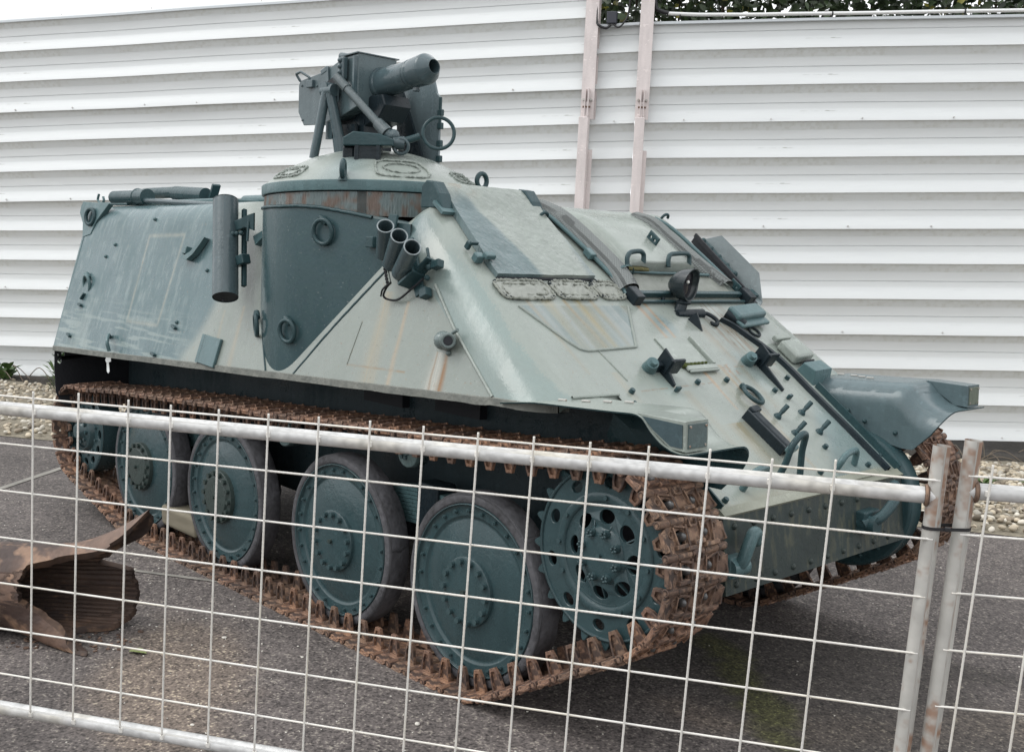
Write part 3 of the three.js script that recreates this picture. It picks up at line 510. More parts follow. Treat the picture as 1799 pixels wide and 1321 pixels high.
// --- nose plate with rivets, towing hooks
{
  TX.nose = bake(512, 256, (u, v) => { const st = tfbm(u * 1, v * 0.25, 60, 3, 4), n = tfbm(u, v, 8, 4, 9); let c = mix([0.030, 0.042, 0.040], [0.075, 0.08, 0.058], sst(0.5, 0.75, st) * sst(0.35, 0.65, n) * 0.8); return mul(c, 0.8 + 0.4 * n); });
  const nm = tx(TX.nose, { roughness: 0.40, specularIntensity: 0.55 });
  const np = P('nose_plate', [extr([[0.836, 0.80], [0.862, 0.802], [0.896, 0.545], [0.870, 0.535]], 1.27, 0.003)], nm);
  np.userData = { label: 'dark streaked nose plate with rivets' };
  P('nose_flange', [onG(box(0.034, 0.010, 1.27), 0.852, 0, 0.006), onG(box(0.03, 0.008, 0.30), 0.835, -0.30, 0.013)], paint([0.235, 0.245, 0.195], { roughness: 0.5 }));
  const rv = new THREE.SphereGeometry(0.0125, 10, 6, 0, 6.3, 0, 1.6).rotateZ(-Math.PI / 2 + 0.13);
  const rivet = (x, y, z) => { const m = new THREE.Mesh(rv, nm); m.name = 'rivet'; m.position.set(x, y, z); m.castShadow = m.receiveShadow = true; np.add(m); };
  for (let i = -1; i < 9; i++) rivet(0.869, 0.766 - i * 0.002, 0.575 - i * 0.118);
  for (let i = 0; i < 10; i++) rivet(0.893, 0.572, 0.575 - i * 0.118);
  for (const [a, b] of [[0.60, -0.46], [0.63, -0.40], [0.68, -0.52]]) rivet(0.885, a, b);
  // hooks
  const hook = (z, s, lab) => {
    const bs = [rbox(0.05, 0.075, 0.09, 0.01, 0.893, 0.64, z), put(new THREE.CylinderGeometry(0.032, 0.034, 0.085, 16), 0.905, 0.64, z, Math.PI / 2, 0, 0)];
    const h = P('towing_hook', [bs, tube([V(0.905, 0.64, z), V(0.93, 0.665, z), V(0.94, 0.715, z - 0.012), V(0.94, 0.752, z - 0.035), V(0.935, 0.752, z - 0.06), V(0.93, 0.725, z - 0.075)], 0.022, 30, 12), ball(0.022, 0.93, 0.725, z - 0.075)], MAT.mid);
    h.userData = { label: lab };
  };
  hook(0.60, 1, 'curved towing hook beside the rusty front track'); 
  const z = -0.30, h = P('towing_hook', [rbox(0.05, 0.09, 0.12, 0.01, 0.895, 0.665, z), put(new THREE.CylinderGeometry(0.032, 0.036, 0.10, 14), 0.905, 0.66, z + 0.03, 0, 0, Math.PI / 2), tube([V(0.91, 0.66, z + 0.06), V(0.95, 0.69, z), V(0.955, 0.75, z - 0.10), V(0.92, 0.79, z - 0.16), V(0.885, 0.77, z - 0.20)], 0.021, 30, 10)], MAT.dark);
  h.userData = { label: 'slanting towing hook near the far track' };
  // rounded final drive housings between nose and tracks
  for (const s of [1, -1]) {
    const hs = P('drive_housing', [put(latheZ(s > 0 ? [[0, 0], [0.24, 0], [0.24, 0.1], [0, 0.1]] : [[0, 0.0], [0.285, 0.0], [0.295, 0.01], [0.295, 0.09], [0.28, 0.105], [0, 0.105]], 56), 0.625, 0.665, s > 0 ? 0.60 : -0.725)], MAT.dark);
    const b = []; for (let i = 0; i < 9; i++) { const a = -1.2 + i * 0.36; if (s < 0) b.push(ball(0.011, 0.625 + 0.25 * Math.cos(a), 0.665 + 0.25 * Math.sin(a), -0.62, 8, 6)); }
    if (s < 0) P('housing_bolts', b, MAT.dark, hs).userData.kind = 'stuff';
  }
}
// --- mudguards with lamp boxes
for (const s of [1, -1]) {
  const st = [ // x, y of the top sheet, x and y of the apron's lower edge
    [0.20, 1.125, 0.40, 1.10], [0.36, 1.147, 0.47, 1.06], [0.55, 1.157, 0.55, 1.005], [0.70, 1.165, 0.66, 0.955], [0.79, 1.170, 0.74, 0.925], [0.825, 1.160, 0.775, 0.915], [0.86, 1.125, 0.80, 0.91], [0.90, 1.096, 0.83, 0.905], [0.94, 1.080, 0.85, 0.905], [0.975, 1.075, 0.868, 0.905], [1.005, 1.078, 0.878, 0.905]];
  const C = new THREE.CatmullRomCurve3(st.map((q) => V(q[0], q[1], 0)), false, 'catmullrom', 0.35), D = new THREE.CatmullRomCurve3(st.map((q) => V(q[2], q[3], 0)), false, 'catmullrom', 0.35);
  const layer = (o) => { const R = []; for (let i = 0; i <= 48; i++) { const a = C.getPoint(i / 48), b = D.getPoint(i / 48), r = [], rad = 0.10 * sst(0.2, 0.5, a.x);
    r.push(V(a.x, a.y - o, s * (1.042 - o * 0.5))); r.push(V(a.x, a.y - o, s * 0.92)); r.push(V(a.x, a.y - o, s * (0.672 + rad + 0.02)));
    for (let k = 1; k <= 8; k++) { const t = k / 8, w = t * t; r.push(V(a.x + (b.x - a.x) * w * 0.45, a.y - o - rad * (1 - Math.cos(t * 1.57)), s * (0.672 + o + rad * (1 - Math.sin(t * 1.57))))); }
    const q = r[r.length - 1]; for (let k = 1; k <= 5; k++) { const t = k / 5; r.push(V(q.x + (b.x - q.x) * t, q.y + (b.y - q.y) * t, s * (0.672 + o))); } R.push(r); } return R; };
  const A = layer(0), B = layer(0.005), n = A[0].length, rim = [A.map((r, i) => [r[0], B[i][0]]), A.map((r, i) => [r[n - 1], B[i][n - 1]]), A[48].map((p, j) => [p, B[48][j]])];
  const md = phys({ ...{ color: col(mul(s > 0 ? LT : [0.085, 0.125, 0.135], 1.12)), map: TX.paint, bumpMap: TX.paintB, bumpScale: 0.0008, roughness: 0.27, side: THREE.DoubleSide } });
  const under = MAT.dark.clone(); under.side = THREE.DoubleSide;
  const g = P('mudguard', [grid(A)], md); g.userData = { label: s > 0 ? 'light grey right mudguard with flared front lip' : 'dark blue-green left mudguard with flared front lip' };
  P('inner_skin', [grid(B), ...rim.map((r) => grid(r))], under, g);
  const lb = P('lamp_box', [extr([[0.80, 1.172], [0.978, 1.168], [0.982, 1.082], [0.93, 1.084], [0.86, 1.126], [0.825, 1.163]], 0.112, 0.003).translate(0, 0, s * 0.973)], md, g);
  P('dark_box_side', [extr([[0.818, 1.165], [0.970, 1.160], [0.974, 1.090], [0.93, 1.091], [0.865, 1.128]], 0.003).translate(0, 0, s * 1.0305)], paint([0.05, 0.08, 0.09], { roughness: 0.14 }), g);  // thin panel painted dark, standing in for the dark reflection on the box
  P('lamp_cover', [rbox(0.004, 0.074, 0.092, 0.0015, 0.984, 1.126, s * 0.973, 0, 0, 0.04)], paint(s > 0 ? [0.075, 0.11, 0.11] : [0.10, 0.125, 0.09], { roughness: 0.4 }), g);
  const b = []; for (const y of [1.155, 1.097]) for (const z of [0.935, 1.012]) b.push(put(new THREE.CylinderGeometry(0.004, 0.004, 0.006, 6), 0.986, y, s * z, 0, 0, Math.PI / 2)); P('cover_screws', b, MAT.galvRust, g).userData.kind = 'stuff';
  const rv = []; for (const [x, y] of [[0.58, 1.03], [0.66, 0.995], [0.80, 0.965], [0.48, 1.085]]) rv.push(ball(0.010, x, y, s * 0.668, 8, 6)); P('rivets', rv, MAT.dark, g).userData.kind = 'stuff';
  P('fender_bolts', [[0.42, 0.93], [0.5, 0.9], [0.56, 0.86], [0.62, 0.82]].map(([x, z]) => rbox(0.03, 0.006, 0.012, 0.002, x - 0.03, 1.151 + (x - 0.4) * 0.06, s * z, 0, 0.4, 0)), MAT.galvRust, g).userData.kind = 'stuff';
}
// dark side skirts between front plate and mudguards
for (const s of [1, -1]) {
  P('angle_strip', [extr([[0.40, 1.13], [0.86, 0.79], [0.85, 0.70], [0.55, 0.80], [0.36, 1.0]], 0.012).translate(0, 0, s * 0.648), onG(box(0.50, 0.035, 0.008), 0.64, s * 0.625, 0.012)], MAT.dark);
}

// ------------------------------------------------------------------ running gear
let spPhase = 0;
const TZ = 0.893, WX = [0, -0.85, -1.817, -2.667], WY = 0.3875, SPX = 0.63, SPY = 0.675, IDX = -3.43, IDY = 0.465;
const WM = { disc: paint([0.034, 0.064, 0.070], { roughness: 0.30, specularIntensity: 0.8 }), rim: paint([0.042, 0.074, 0.080], { roughness: 0.30, specularIntensity: 0.8 }), cap: paint([0.036, 0.052, 0.048], { roughness: 0.40, specularIntensity: 0.7 }) };
{
  // --- a track link: x along the track, y inwards (towards the wheels), z across
  const hw = 0.1465, L = [];
  const body = new THREE.Shape();
  [[-0.044, -0.118], [-0.030, -0.146], [0.026, -0.146], [0.040, -0.118], [0.040, -0.034], [0.052, -0.030], [0.052, 0.030], [0.040, 0.034], [0.040, 0.118], [0.026, 0.146], [-0.030, 0.146], [-0.044, 0.118], [-0.044, 0.1], [-0.052, 0.096], [-0.052, 0.038], [-0.044, 0.034], [-0.044, -0.034], [-0.052, -0.038], [-0.052, -0.096], [-0.044, -0.1]].forEach(([x, y], i) => i ? body.lineTo(x, y) : body.moveTo(x, y));
  for (const s of [-1, 1]) { const h = new THREE.Path(); [[-0.026, 0.044], [0.022, 0.044], [0.028, 0.056], [0.024, 0.082], [-0.014, 0.086], [-0.028, 0.07]].forEach(([x, z], i) => i ? h.lineTo(x, s * z) : h.moveTo(x, s * z)); body.holes.push(h); body.holes.push(ellipseHole(0.016, s * 0.108, 0.009)); }
  L.push(new THREE.ExtrudeGeometry(body, { depth: 0.011, bevelEnabled: true, bevelSize: 0.002, bevelThickness: 0.002, bevelSegments: 1 }).rotateX(Math.PI / 2).translate(0, 0.0055, 0));
  // pin knuckles and pin ends
  for (const [a, b] of [[-0.149, -0.105], [-0.030, 0.030], [0.105, 0.149]]) L.push(rod(V(0.052, 0, a), V(0.052, 0, b), 0.0145, 0.0145, 12));
  for (const [a, b] of [[-0.102, -0.034], [0.034, 0.102]]) L.push(rod(V(-0.052, 0, a), V(-0.052, 0, b), 0.0145, 0.0145, 12));
  for (const s of [-1, 1]) {
    L.push(torus(0.010, 0.004, 0.052, 0, s * 0.150, 0, 0, 0, 6, 12), hexZ(0.007, 0.012, 0.052, 0, s * 0.148));
    // outer ear: a sloping flange with a raised rib
    L.push(rbox(0.060, 0.010, 0.040, 0.003, -0.006, -0.006, s * 0.134, s * 0.22, 0, 0), rbox(0.052, 0.014, 0.008, 0.003, -0.010, -0.010, s * 0.146, 0, 0.0, 0.22));
    L.push(torus(0.011, 0.0035, 0.016, -0.008, s * 0.108, Math.PI / 2, 0, 0, 5, 12));
    // ribs round the tooth holes on the ground side
    L.push(rbox(0.070, 0.013, 0.007, 0.002, 0.004, -0.010, s * 0.036, 0, s * 0.05, 0), rbox(0.070, 0.013, 0.007, 0.002, 0.002, -0.010, s * 0.093, 0, s * -0.16, 0), rbox(0.007, 0.013, 0.056, 0.002, 0.034, -0.010, s * 0.066, 0, s * 0.2, 0));
    // guide horn: an arch of plate with a raised rim
    const o = new THREE.Shape(); [[-0.029, 0], [-0.022, 0.060], [-0.013, 0.084], [0.013, 0.084], [0.022, 0.060], [0.029, 0]].forEach(([x, y], i) => i ? o.lineTo(x, y) : o.moveTo(x, y));
    const hole = new THREE.Path(); [[-0.020, 0.008], [-0.015, 0.056], [-0.008, 0.073], [0.008, 0.073], [0.015, 0.056], [0.020, 0.008]].forEach(([x, y], i) => i ? hole.lineTo(x, y) : hole.moveTo(x, y)); o.holes.push(hole);
    L.push(new THREE.ExtrudeGeometry(o, { depth: 0.013, bevelEnabled: true, bevelSize: 0.0015, bevelThickness: 0.0015, bevelSegments: 1 }).translate(-0.004, 0.004, s * 0.079 - 0.0065));
    L.push(put(extr([[-0.022, 0], [-0.016, 0.060], [-0.008, 0.078], [0.008, 0.078], [0.016, 0.060], [0.022, 0]], 0.004), -0.004, 0.004, s * 0.075));
  }
  // zigzag grouser bars
  L.push(rbox(0.014, 0.020, 0.070, 0.003, -0.036, -0.014, -0.070), rbox(0.014, 0.020, 0.052, 0.003, -0.022, -0.014, -0.010), rbox(0.014, 0.020, 0.040, 0.003, -0.036, -0.014, 0.034), rbox(0.014, 0.020, 0.052, 0.003, -0.026, -0.014, 0.080));
  L.push(rbox(0.008, 0.014, 0.036, 0.002, 0.030, -0.012, 0.0), rbox(0.022, 0.014, 0.007, 0.002, 0.041, -0.012, -0.017), rbox(0.022, 0.014, 0.007, 0.002, 0.041, -0.012, 0.017));
  const lg = metricUV(join(L), 2.5);
  // --- the path of the track, counter-clockwise seen from +z
  const pts = [], arc = (cx, cy, r, a0, a1, n) => { for (let i = 0; i <= n; i++) { const a = a0 + (a1 - a0) * i / n; pts.push([cx + r * Math.cos(a), cy + r * Math.sin(a)]); } };
  const rI = 0.268, rW = 0.378, rS = 0.328, py = WY - rW;
  const tang = (x1, y1, r1, x2, y2, r2) => { const dx = x2 - x1, dy = y2 - y1, D = Math.hypot(dx, dy), a = Math.atan2(dy, dx), b = Math.asin((r1 - r2) / D); return a - Math.PI / 2 + b; };
  const aI = tang(IDX, IDY, rI, WX[3], WY, rW), aS = tang(0, WY, rW, SPX, SPY, rS);
  arc(WX[3], WY, rW, aI, -Math.PI / 2, 6);
  for (let i = 1; i < 30; i++) pts.push([WX[3] * (1 - i / 30), py]);
  arc(0, WY, rW, -Math.PI / 2, aS, 8);
  arc(SPX, SPY, rS, aS, Math.PI / 2 + 0.05, 30);
  const upC = new THREE.CatmullRomCurve3([V(0.55, SPY + rS - 0.006, 0), V(0.28, 0.966, 0), V(-0.02, 0.944, 0), V(-0.43, 0.921, 0), V(-0.72, 0.905, 0), V(-1.326, 0.862, 0), V(-1.75, 0.842, 0), V(-2.4, 0.800, 0), V(-2.95, 0.764, 0), V(-3.3, IDY + rI - 0.008, 0)]);
  upC.getPoints(60).forEach((p) => pts.push([p.x, p.y]));
  arc(IDX, IDY, rI, Math.PI / 2, Math.PI * 2 + aI, 30);
  const S = [0]; for (let i = 1; i < pts.length; i++) S.push(S[i - 1] + Math.hypot(pts[i][0] - pts[i - 1][0], pts[i][1] - pts[i - 1][1]));
  const close = Math.hypot(pts[0][0] - pts[pts.length - 1][0], pts[0][1] - pts[pts.length - 1][1]); pts.push(pts[0]); S.push(S[S.length - 1] + close);
  const N = Math.round(S[S.length - 1] / 0.104), at = (s) => { const T = S[S.length - 1]; s = ((s % T) + T) % T; let i = 1; while (S[i] < s) i++; const t = (s - S[i - 1]) / Math.max(1e-9, S[i] - S[i - 1]); return [pts[i - 1][0] + (pts[i][0] - pts[i - 1][0]) * t, pts[i - 1][1] + (pts[i][1] - pts[i - 1][1]) * t]; };
  for (const s of [1, -1]) {
    const tr = new THREE.Group(); tr.name = 'track'; veh.add(tr); tr.userData = { label: s > 0 ? 'rusty right track of cast links' : 'rusty left track of cast links' };
    for (let i = 0; i < N; i++) {
      const a = at(i / N * S[S.length - 1]), b = at((i + 1) / N * S[S.length - 1]), m = new THREE.Mesh(lg, MAT.rust[Math.floor(rnd() * 4)]);
      m.name = 'track_link'; m.castShadow = m.receiveShadow = true; m.position.set((a[0] + b[0]) / 2, (a[1] + b[1]) / 2, s * TZ);
      if (s > 0 && Math.hypot(m.position.x - SPX, m.position.y - SPY) < 0.345) spPhase = Math.atan2(m.position.y - SPY, m.position.x - SPX);
      m.rotation.set(rr(-0.015, 0.015), 0, Math.atan2(b[1] - a[1], b[0] - a[0]) + rr(-0.012, 0.012)); tr.add(m);
    }
  }
  // --- road wheels
  const F = 0.952; // outer face
  const bolt = hexZ(0.0085, 0.012), bolt2 = hexZ(0.0125, 0.018), nut = join([hexZ(0.0085, 0.012), new THREE.CylinderGeometry(0.0042, 0.0042, 0.020, 8).rotateX(Math.PI / 2)]);
  metricUV(bolt); metricUV(bolt2); metricUV(nut);
  const addBolts = (par, n, R, z, g, name, mat, ph = 0, miss = -1) => { for (let i = 0; i < n; i++) { if (i === miss) continue; const a = ph + i / n * Math.PI * 2, m = new THREE.Mesh(g, mat); m.name = name; m.position.set(R * Math.cos(a), R * Math.sin(a), z); m.rotation.z = a * 1.7; m.castShadow = m.receiveShadow = true; par.add(m); } };
  const tyre = () => { const g = latheZ([[0.322, -0.100], [0.352, -0.104], [0.366, -0.092], [0.369, -0.05], [0.366, -0.008], [0.356, 0.002], [0.332, 0.004], [0.322, -0.004], [0.322, -0.100]], 96); const p = g.attributes.position; for (let i = 0; i < p.count; i++) { const x = p.getX(i), y = p.getY(i), a = Math.atan2(y, x), k = 1 - 0.008 * sst(0.62, 0.8, fbm(Math.cos(a) * 9 + 20, Math.sin(a) * 9 + p.getZ(i) * 30, 3)); p.setX(i, x * k); p.setY(i, y * k); } g.computeVertexNormals(); return g; };
  WX.forEach((x, i) => {
    const w = P('road_wheel', [latheZ([[0.0, 0.016], [0.12, 0.014], [0.20, 0.002], [0.262, -0.014], [0.272, -0.016], [0.276, -0.008], [0.282, -0.008], [0.318, -0.008], [0.3185, 0.004], [0.324, 0.006], [0.3255, -0.004], [0.3255, -0.095], [0.0, -0.095]], 72)], WM.disc);
    w.position.set(x, WY, F);
    mesh('tyre', tyre(), MAT.rubber, w);
    const pm = WM.cap;
    const raised = i > 1;
    mesh('hub_cap', latheZ(raised ? [[0, 0.048], [0.095, 0.046], [0.100, 0.043], [0.101, 0.036], [0.128, 0.034], [0.131, 0.031], [0.132, 0.010]] : [[0, 0.036], [0.10, 0.034], [0.128, 0.028], [0.132, 0.024], [0.132, 0.008]], 48), raised ? pm : WM.disc, w);
    mesh('hub_plug', [hexZ(0.010, 0.014, 0, 0, raised ? 0.054 : 0.042)], pm, w);
    addBolts(w, 14, 0.115, raised ? 0.040 : 0.038, bolt2, 'hub_bolt', raised ? pm : WM.rim, 0.2 * i);
    addBolts(w, 26, 0.298, -0.003, nut, 'rim_bolt', WM.rim, 0.13 * i);
    const f = new THREE.Mesh(w.geometry, WM.disc); f.name = 'road_wheel'; f.position.set(x, WY, -F); f.rotation.y = Math.PI; f.castShadow = true; veh.add(f); const t2 = new THREE.Mesh(w.children[0].geometry, MAT.rubber); t2.name = 'tyre'; f.add(t2);
    w.rotation.z = 0.9 * i; // each stands at its own turn
  });
  // --- drive sprocket: two toothed rings, dished centre with ribs and nut clusters
  const mkSprocket = (s) => {
    const T = 20, sh = new THREE.Shape();
    for (let i = 0; i < T; i++) for (const [da, r] of [[-0.5, 0.286], [-0.20, 0.290], [-0.07, 0.314], [0.0, 0.319], [0.07, 0.314], [0.2, 0.290]]) { const a = (i + da) / T * Math.PI * 2; i + da === -0.5 ? sh.moveTo(r * Math.cos(a), r * Math.sin(a)) : sh.lineTo(r * Math.cos(a), r * Math.sin(a)); }
    for (let i = 0; i < 10; i++) { const a = i / 10 * Math.PI * 2 + 0.2; sh.holes.push(ellipseHole(0.240 * Math.cos(a), 0.240 * Math.sin(a), 0.021, 0.027, a)); }
    sh.holes.push(ellipseHole(0, 0, 0.166));
    const ring = new THREE.ExtrudeGeometry(sh, { depth: 0.012, bevelEnabled: true, bevelSize: 0.002, bevelThickness: 0.002, bevelSegments: 1, curveSegments: 24 });
    const dish = new THREE.Shape(); dish.absarc(0, 0, 0.168, 0, Math.PI * 2); for (let i = 0; i < 8; i++) { const a = i / 8 * Math.PI * 2 + 0.35; dish.holes.push(ellipseHole(0.128 * Math.cos(a), 0.128 * Math.sin(a), 0.024, 0.033, a)); }
    const dg = new THREE.ExtrudeGeometry(dish, { depth: 0.012, bevelEnabled: true, bevelSize: 0.0015, bevelThickness: 0.0015, bevelSegments: 1, curveSegments: 24 });
    { const p = dg.attributes.position; for (let i = 0; i < p.count; i++) { const r = Math.hypot(p.getX(i), p.getY(i)); p.setZ(i, p.getZ(i) - 0.016 + 0.022 * sst(0.15, 0.07, r)); } dg.computeVertexNormals(); }
    const w = P('drive_sprocket', [ring.clone().translate(0, 0, -0.016), ring.clone().translate(0, 0, -0.125), latheZ([[0.292, -0.012], [0.290, 0.002], [0.284, 0.004], [0.278, 0.0015], [0.278, -0.01]], 72), latheZ([[0.207, -0.004], [0.203, 0.007], [0.178, 0.008], [0.171, -0.002], [0.166, -0.025]], 72)], WM.disc);
    w.position.set(SPX, SPY, s * F); if (s < 0) w.rotation.y = Math.PI;
    mesh('dished_centre', [dg, latheZ([[0, 0.022], [0.062, 0.022], [0.085, 0.014], [0.098, 0.004], [0.10, -0.01]], 40), ...Array.from({ length: 9 }, (_, i) => { const a = i / 9 * 6.283; return put(extr([[0.085, 0], [0.16, -0.02], [0.16, -0.014], [0.10, 0.012], [0.085, 0.014]], 0.005), 0, 0, -0.002, Math.PI / 2, 0, 0).rotateZ(a); })], WM.disc, w);
    mesh('drum', [latheZ([[0.165, -0.014], [0.165, -0.12]], 48), latheZ([[0, -0.122], [0.17, -0.122]], 30)], MAT.black, w);
    const cl = [];
    for (let i = 0; i < 8; i++) { const a = i / 8 * 6.283 + 0.1, x = 0.078 * Math.cos(a), y = 0.078 * Math.sin(a); const m = mesh('castle_nut', [new THREE.CylinderGeometry(0.012, 0.015, 0.018, 8).rotateX(Math.PI / 2).translate(x, y, 0.024), ...Array.from({ length: 5 }, (_, k) => ball(0.0058, x + 0.009 * Math.cos(k * 1.26), y + 0.009 * Math.sin(k * 1.26), 0.034, 6, 5))], WM.rim, w); }
    mesh('hub_plug', [hexZ(0.009, 0.012, 0, 0, 0.027)], WM.rim, w);
    addBolts(w, 12, 0.191, 0.010, bolt, 'ring_bolt', WM.rim, 0.1);
    const tg = new THREE.SphereGeometry(1, 12, 8).scale(0.024, 0.016, 0.010); for (const z of [-0.004, -0.113]) for (let i = 0; i < T; i++) { const a = i / T * Math.PI * 2, wa = Math.atan2(Math.sin(a + spPhase), Math.cos(a + spPhase)), m = new THREE.Mesh(tg, MAT.steel); if (wa < -0.95 || wa > 1.5) continue; m.name = 'tooth_tip'; m.position.set(0.322 * Math.cos(a), 0.322 * Math.sin(a), z); m.rotation.z = a; m.castShadow = true; w.add(m); }
    w.rotation.z = spPhase;
    return w;
  };
  mkSprocket(1);
  // --- idler
  {
    const sh = new THREE.Shape(); sh.absarc(0, 0, 0.248, 0, Math.PI * 2); for (let i = 0; i < 12; i++) { const a = i / 12 * 6.283; sh.holes.push(ellipseHole(0.185 * Math.cos(a), 0.185 * Math.sin(a), 0.022, 0.030, a)); }
    const w = P('idler_wheel', [new THREE.ExtrudeGeometry(sh, { depth: 0.010, bevelEnabled: true, bevelSize: 0.002, bevelThickness: 0.002, bevelSegments: 1, curveSegments: 32 }).translate(0, 0, -0.014), latheZ([[0.248, 0.002], [0.240, 0.012], [0.232, 0.002]], 64), latheZ([[0.252, -0.11], [0.252, 0.0]], 64), latheZ([[0.12, -0.002], [0.11, 0.022], [0.10, 0.022]], 40)], WM.disc);
    w.position.set(IDX, IDY, F);
    mesh('hub', latheZ([[0, 0.062], [0.036, 0.062], [0.044, 0.055], [0.046, 0.03], [0.075, 0.02], [0.10, 0.018], [0.10, -0.01]], 40), WM.rim, w);
    mesh('back_disc', [latheZ([[0, -0.10], [0.25, -0.10]], 40), latheZ([[0.10, -0.1], [0.10, 0]], 30)], MAT.black, w);
    addBolts(w, 8, 0.062, 0.026, bolt2, 'hub_bolt', WM.rim); addBolts(w, 12, 0.142, 0.003, bolt, 'ring_bolt', WM.rim, 0.26);
    const f = new THREE.Mesh(w.geometry, WM.disc); f.name = 'idler_wheel'; f.position.set(IDX, IDY, -F); f.rotation.y = Math.PI; f.castShadow = true; veh.add(f);
  }
  // --- return rollers, leaf springs, wheel arms
  for (const [x, y] of [[-0.433, 0.835], [-1.326, 0.775]]) {
    const r = P('return_roller', [latheZ([[0, 0.012], [0.03, 0.012], [0.036, 0.004], [0.058, 0.0], [0.064, -0.004], [0.066, -0.06], [0.0, -0.06]], 36)], paint([0.10, 0.15, 0.15])); r.position.set(x, y, 0.93); addBolts(r, 6, 0.022, 0.016, bolt, 'hub_bolt', WM.rim);
    P('roller_axle', [rod(V(x, y, 0.6), V(x, y, 0.9), 0.025)], MAT.black);
  }
  for (const cx of [-0.425, -2.242]) {
    const g = []; for (let k = 0; k < 9; k++) { const l = 0.42 - k * 0.034, R = []; for (let i = 0; i <= 12; i++) { const t = i / 6 - 1, x = cx + t * l; R.push(V(x, 0.655 - k * 0.0165 - 0.05 * t * t * (l / 0.42) ** 2, 0)); } for (let i = 0; i < 12; i++) { const a = R[i], b = R[i + 1]; g.push(put(new THREE.BoxGeometry(a.distanceTo(b) + 0.001, 0.0145, 0.075), (a.x + b.x) / 2, (a.y + b.y) / 2, 0.775, 0, 0, Math.atan2(b.y - a.y, b.x - a.x))); } }
    const ls = P('leaf_spring', g, MAT.mid); P('spring_clamp', [rbox(0.13, 0.19, 0.10, 0.008, cx, 0.60, 0.775)], MAT.deep, ls);
  }
  P('wheel_arm', WX.flatMap((x, i) => { const cx = i < 2 ? -0.425 : -2.242; return [rod(V(x, WY, 0.80), V(cx + (x - cx) * 0.35, 0.50, 0.74), 0.05, 0.06), rod(V(x, WY, 0.66), V(x, WY, 0.9), 0.06)]; }), MAT.black).userData.kind = 'stuff';
  // dark hull side details seen over the track
  P('hull_bracket', [box(0.28, 0.12, 0.06, -0.95, 1.0, 0.63), box(0.28, 0.12, 0.06, -0.45, 1.02, 0.63)], MAT.black).userData.kind = 'stuff';
}
// --- rear mud flap with holes
{
  const h = [ellipseHole(0.0, 0, 0.0001)];
  const holes = [[1.035, 0.93, 0.006], [1.02, 0.905, 0.011], [1.05, 0.9, 0.005], [1.035, 0.885, 0.006], [1.04, 0.865, 0.012], [1.052, 0.875, 0.006]].map(([z, y, r]) => ellipseHole(z, y, r, r * 1.3));
  const tear = new THREE.Path(); [[0.752, 0.90], [0.726, 0.895], [0.724, 0.85], [0.738, 0.845], [0.732, 0.79], [0.742, 0.775], [0.752, 0.79], [0.754, 0.84], [0.762, 0.86]].forEach(([x, y], i) => i ? tear.lineTo(x, y) : tear.moveTo(x, y));
  const out = [[0.55, 0.96], [1.068, 0.955], [1.07, 0.83], [1.062, 0.68], [1.03, 0.61], [0.98, 0.585], [0.55, 0.58]];
  for (const s of [1]) P('rear_flap', [put(extr(out, 0.006, 0, [...holes, tear]), -3.60, 0, 0, 0, -Math.PI / 2, 0).scale(1, 1, 1)], MAT.black);
}

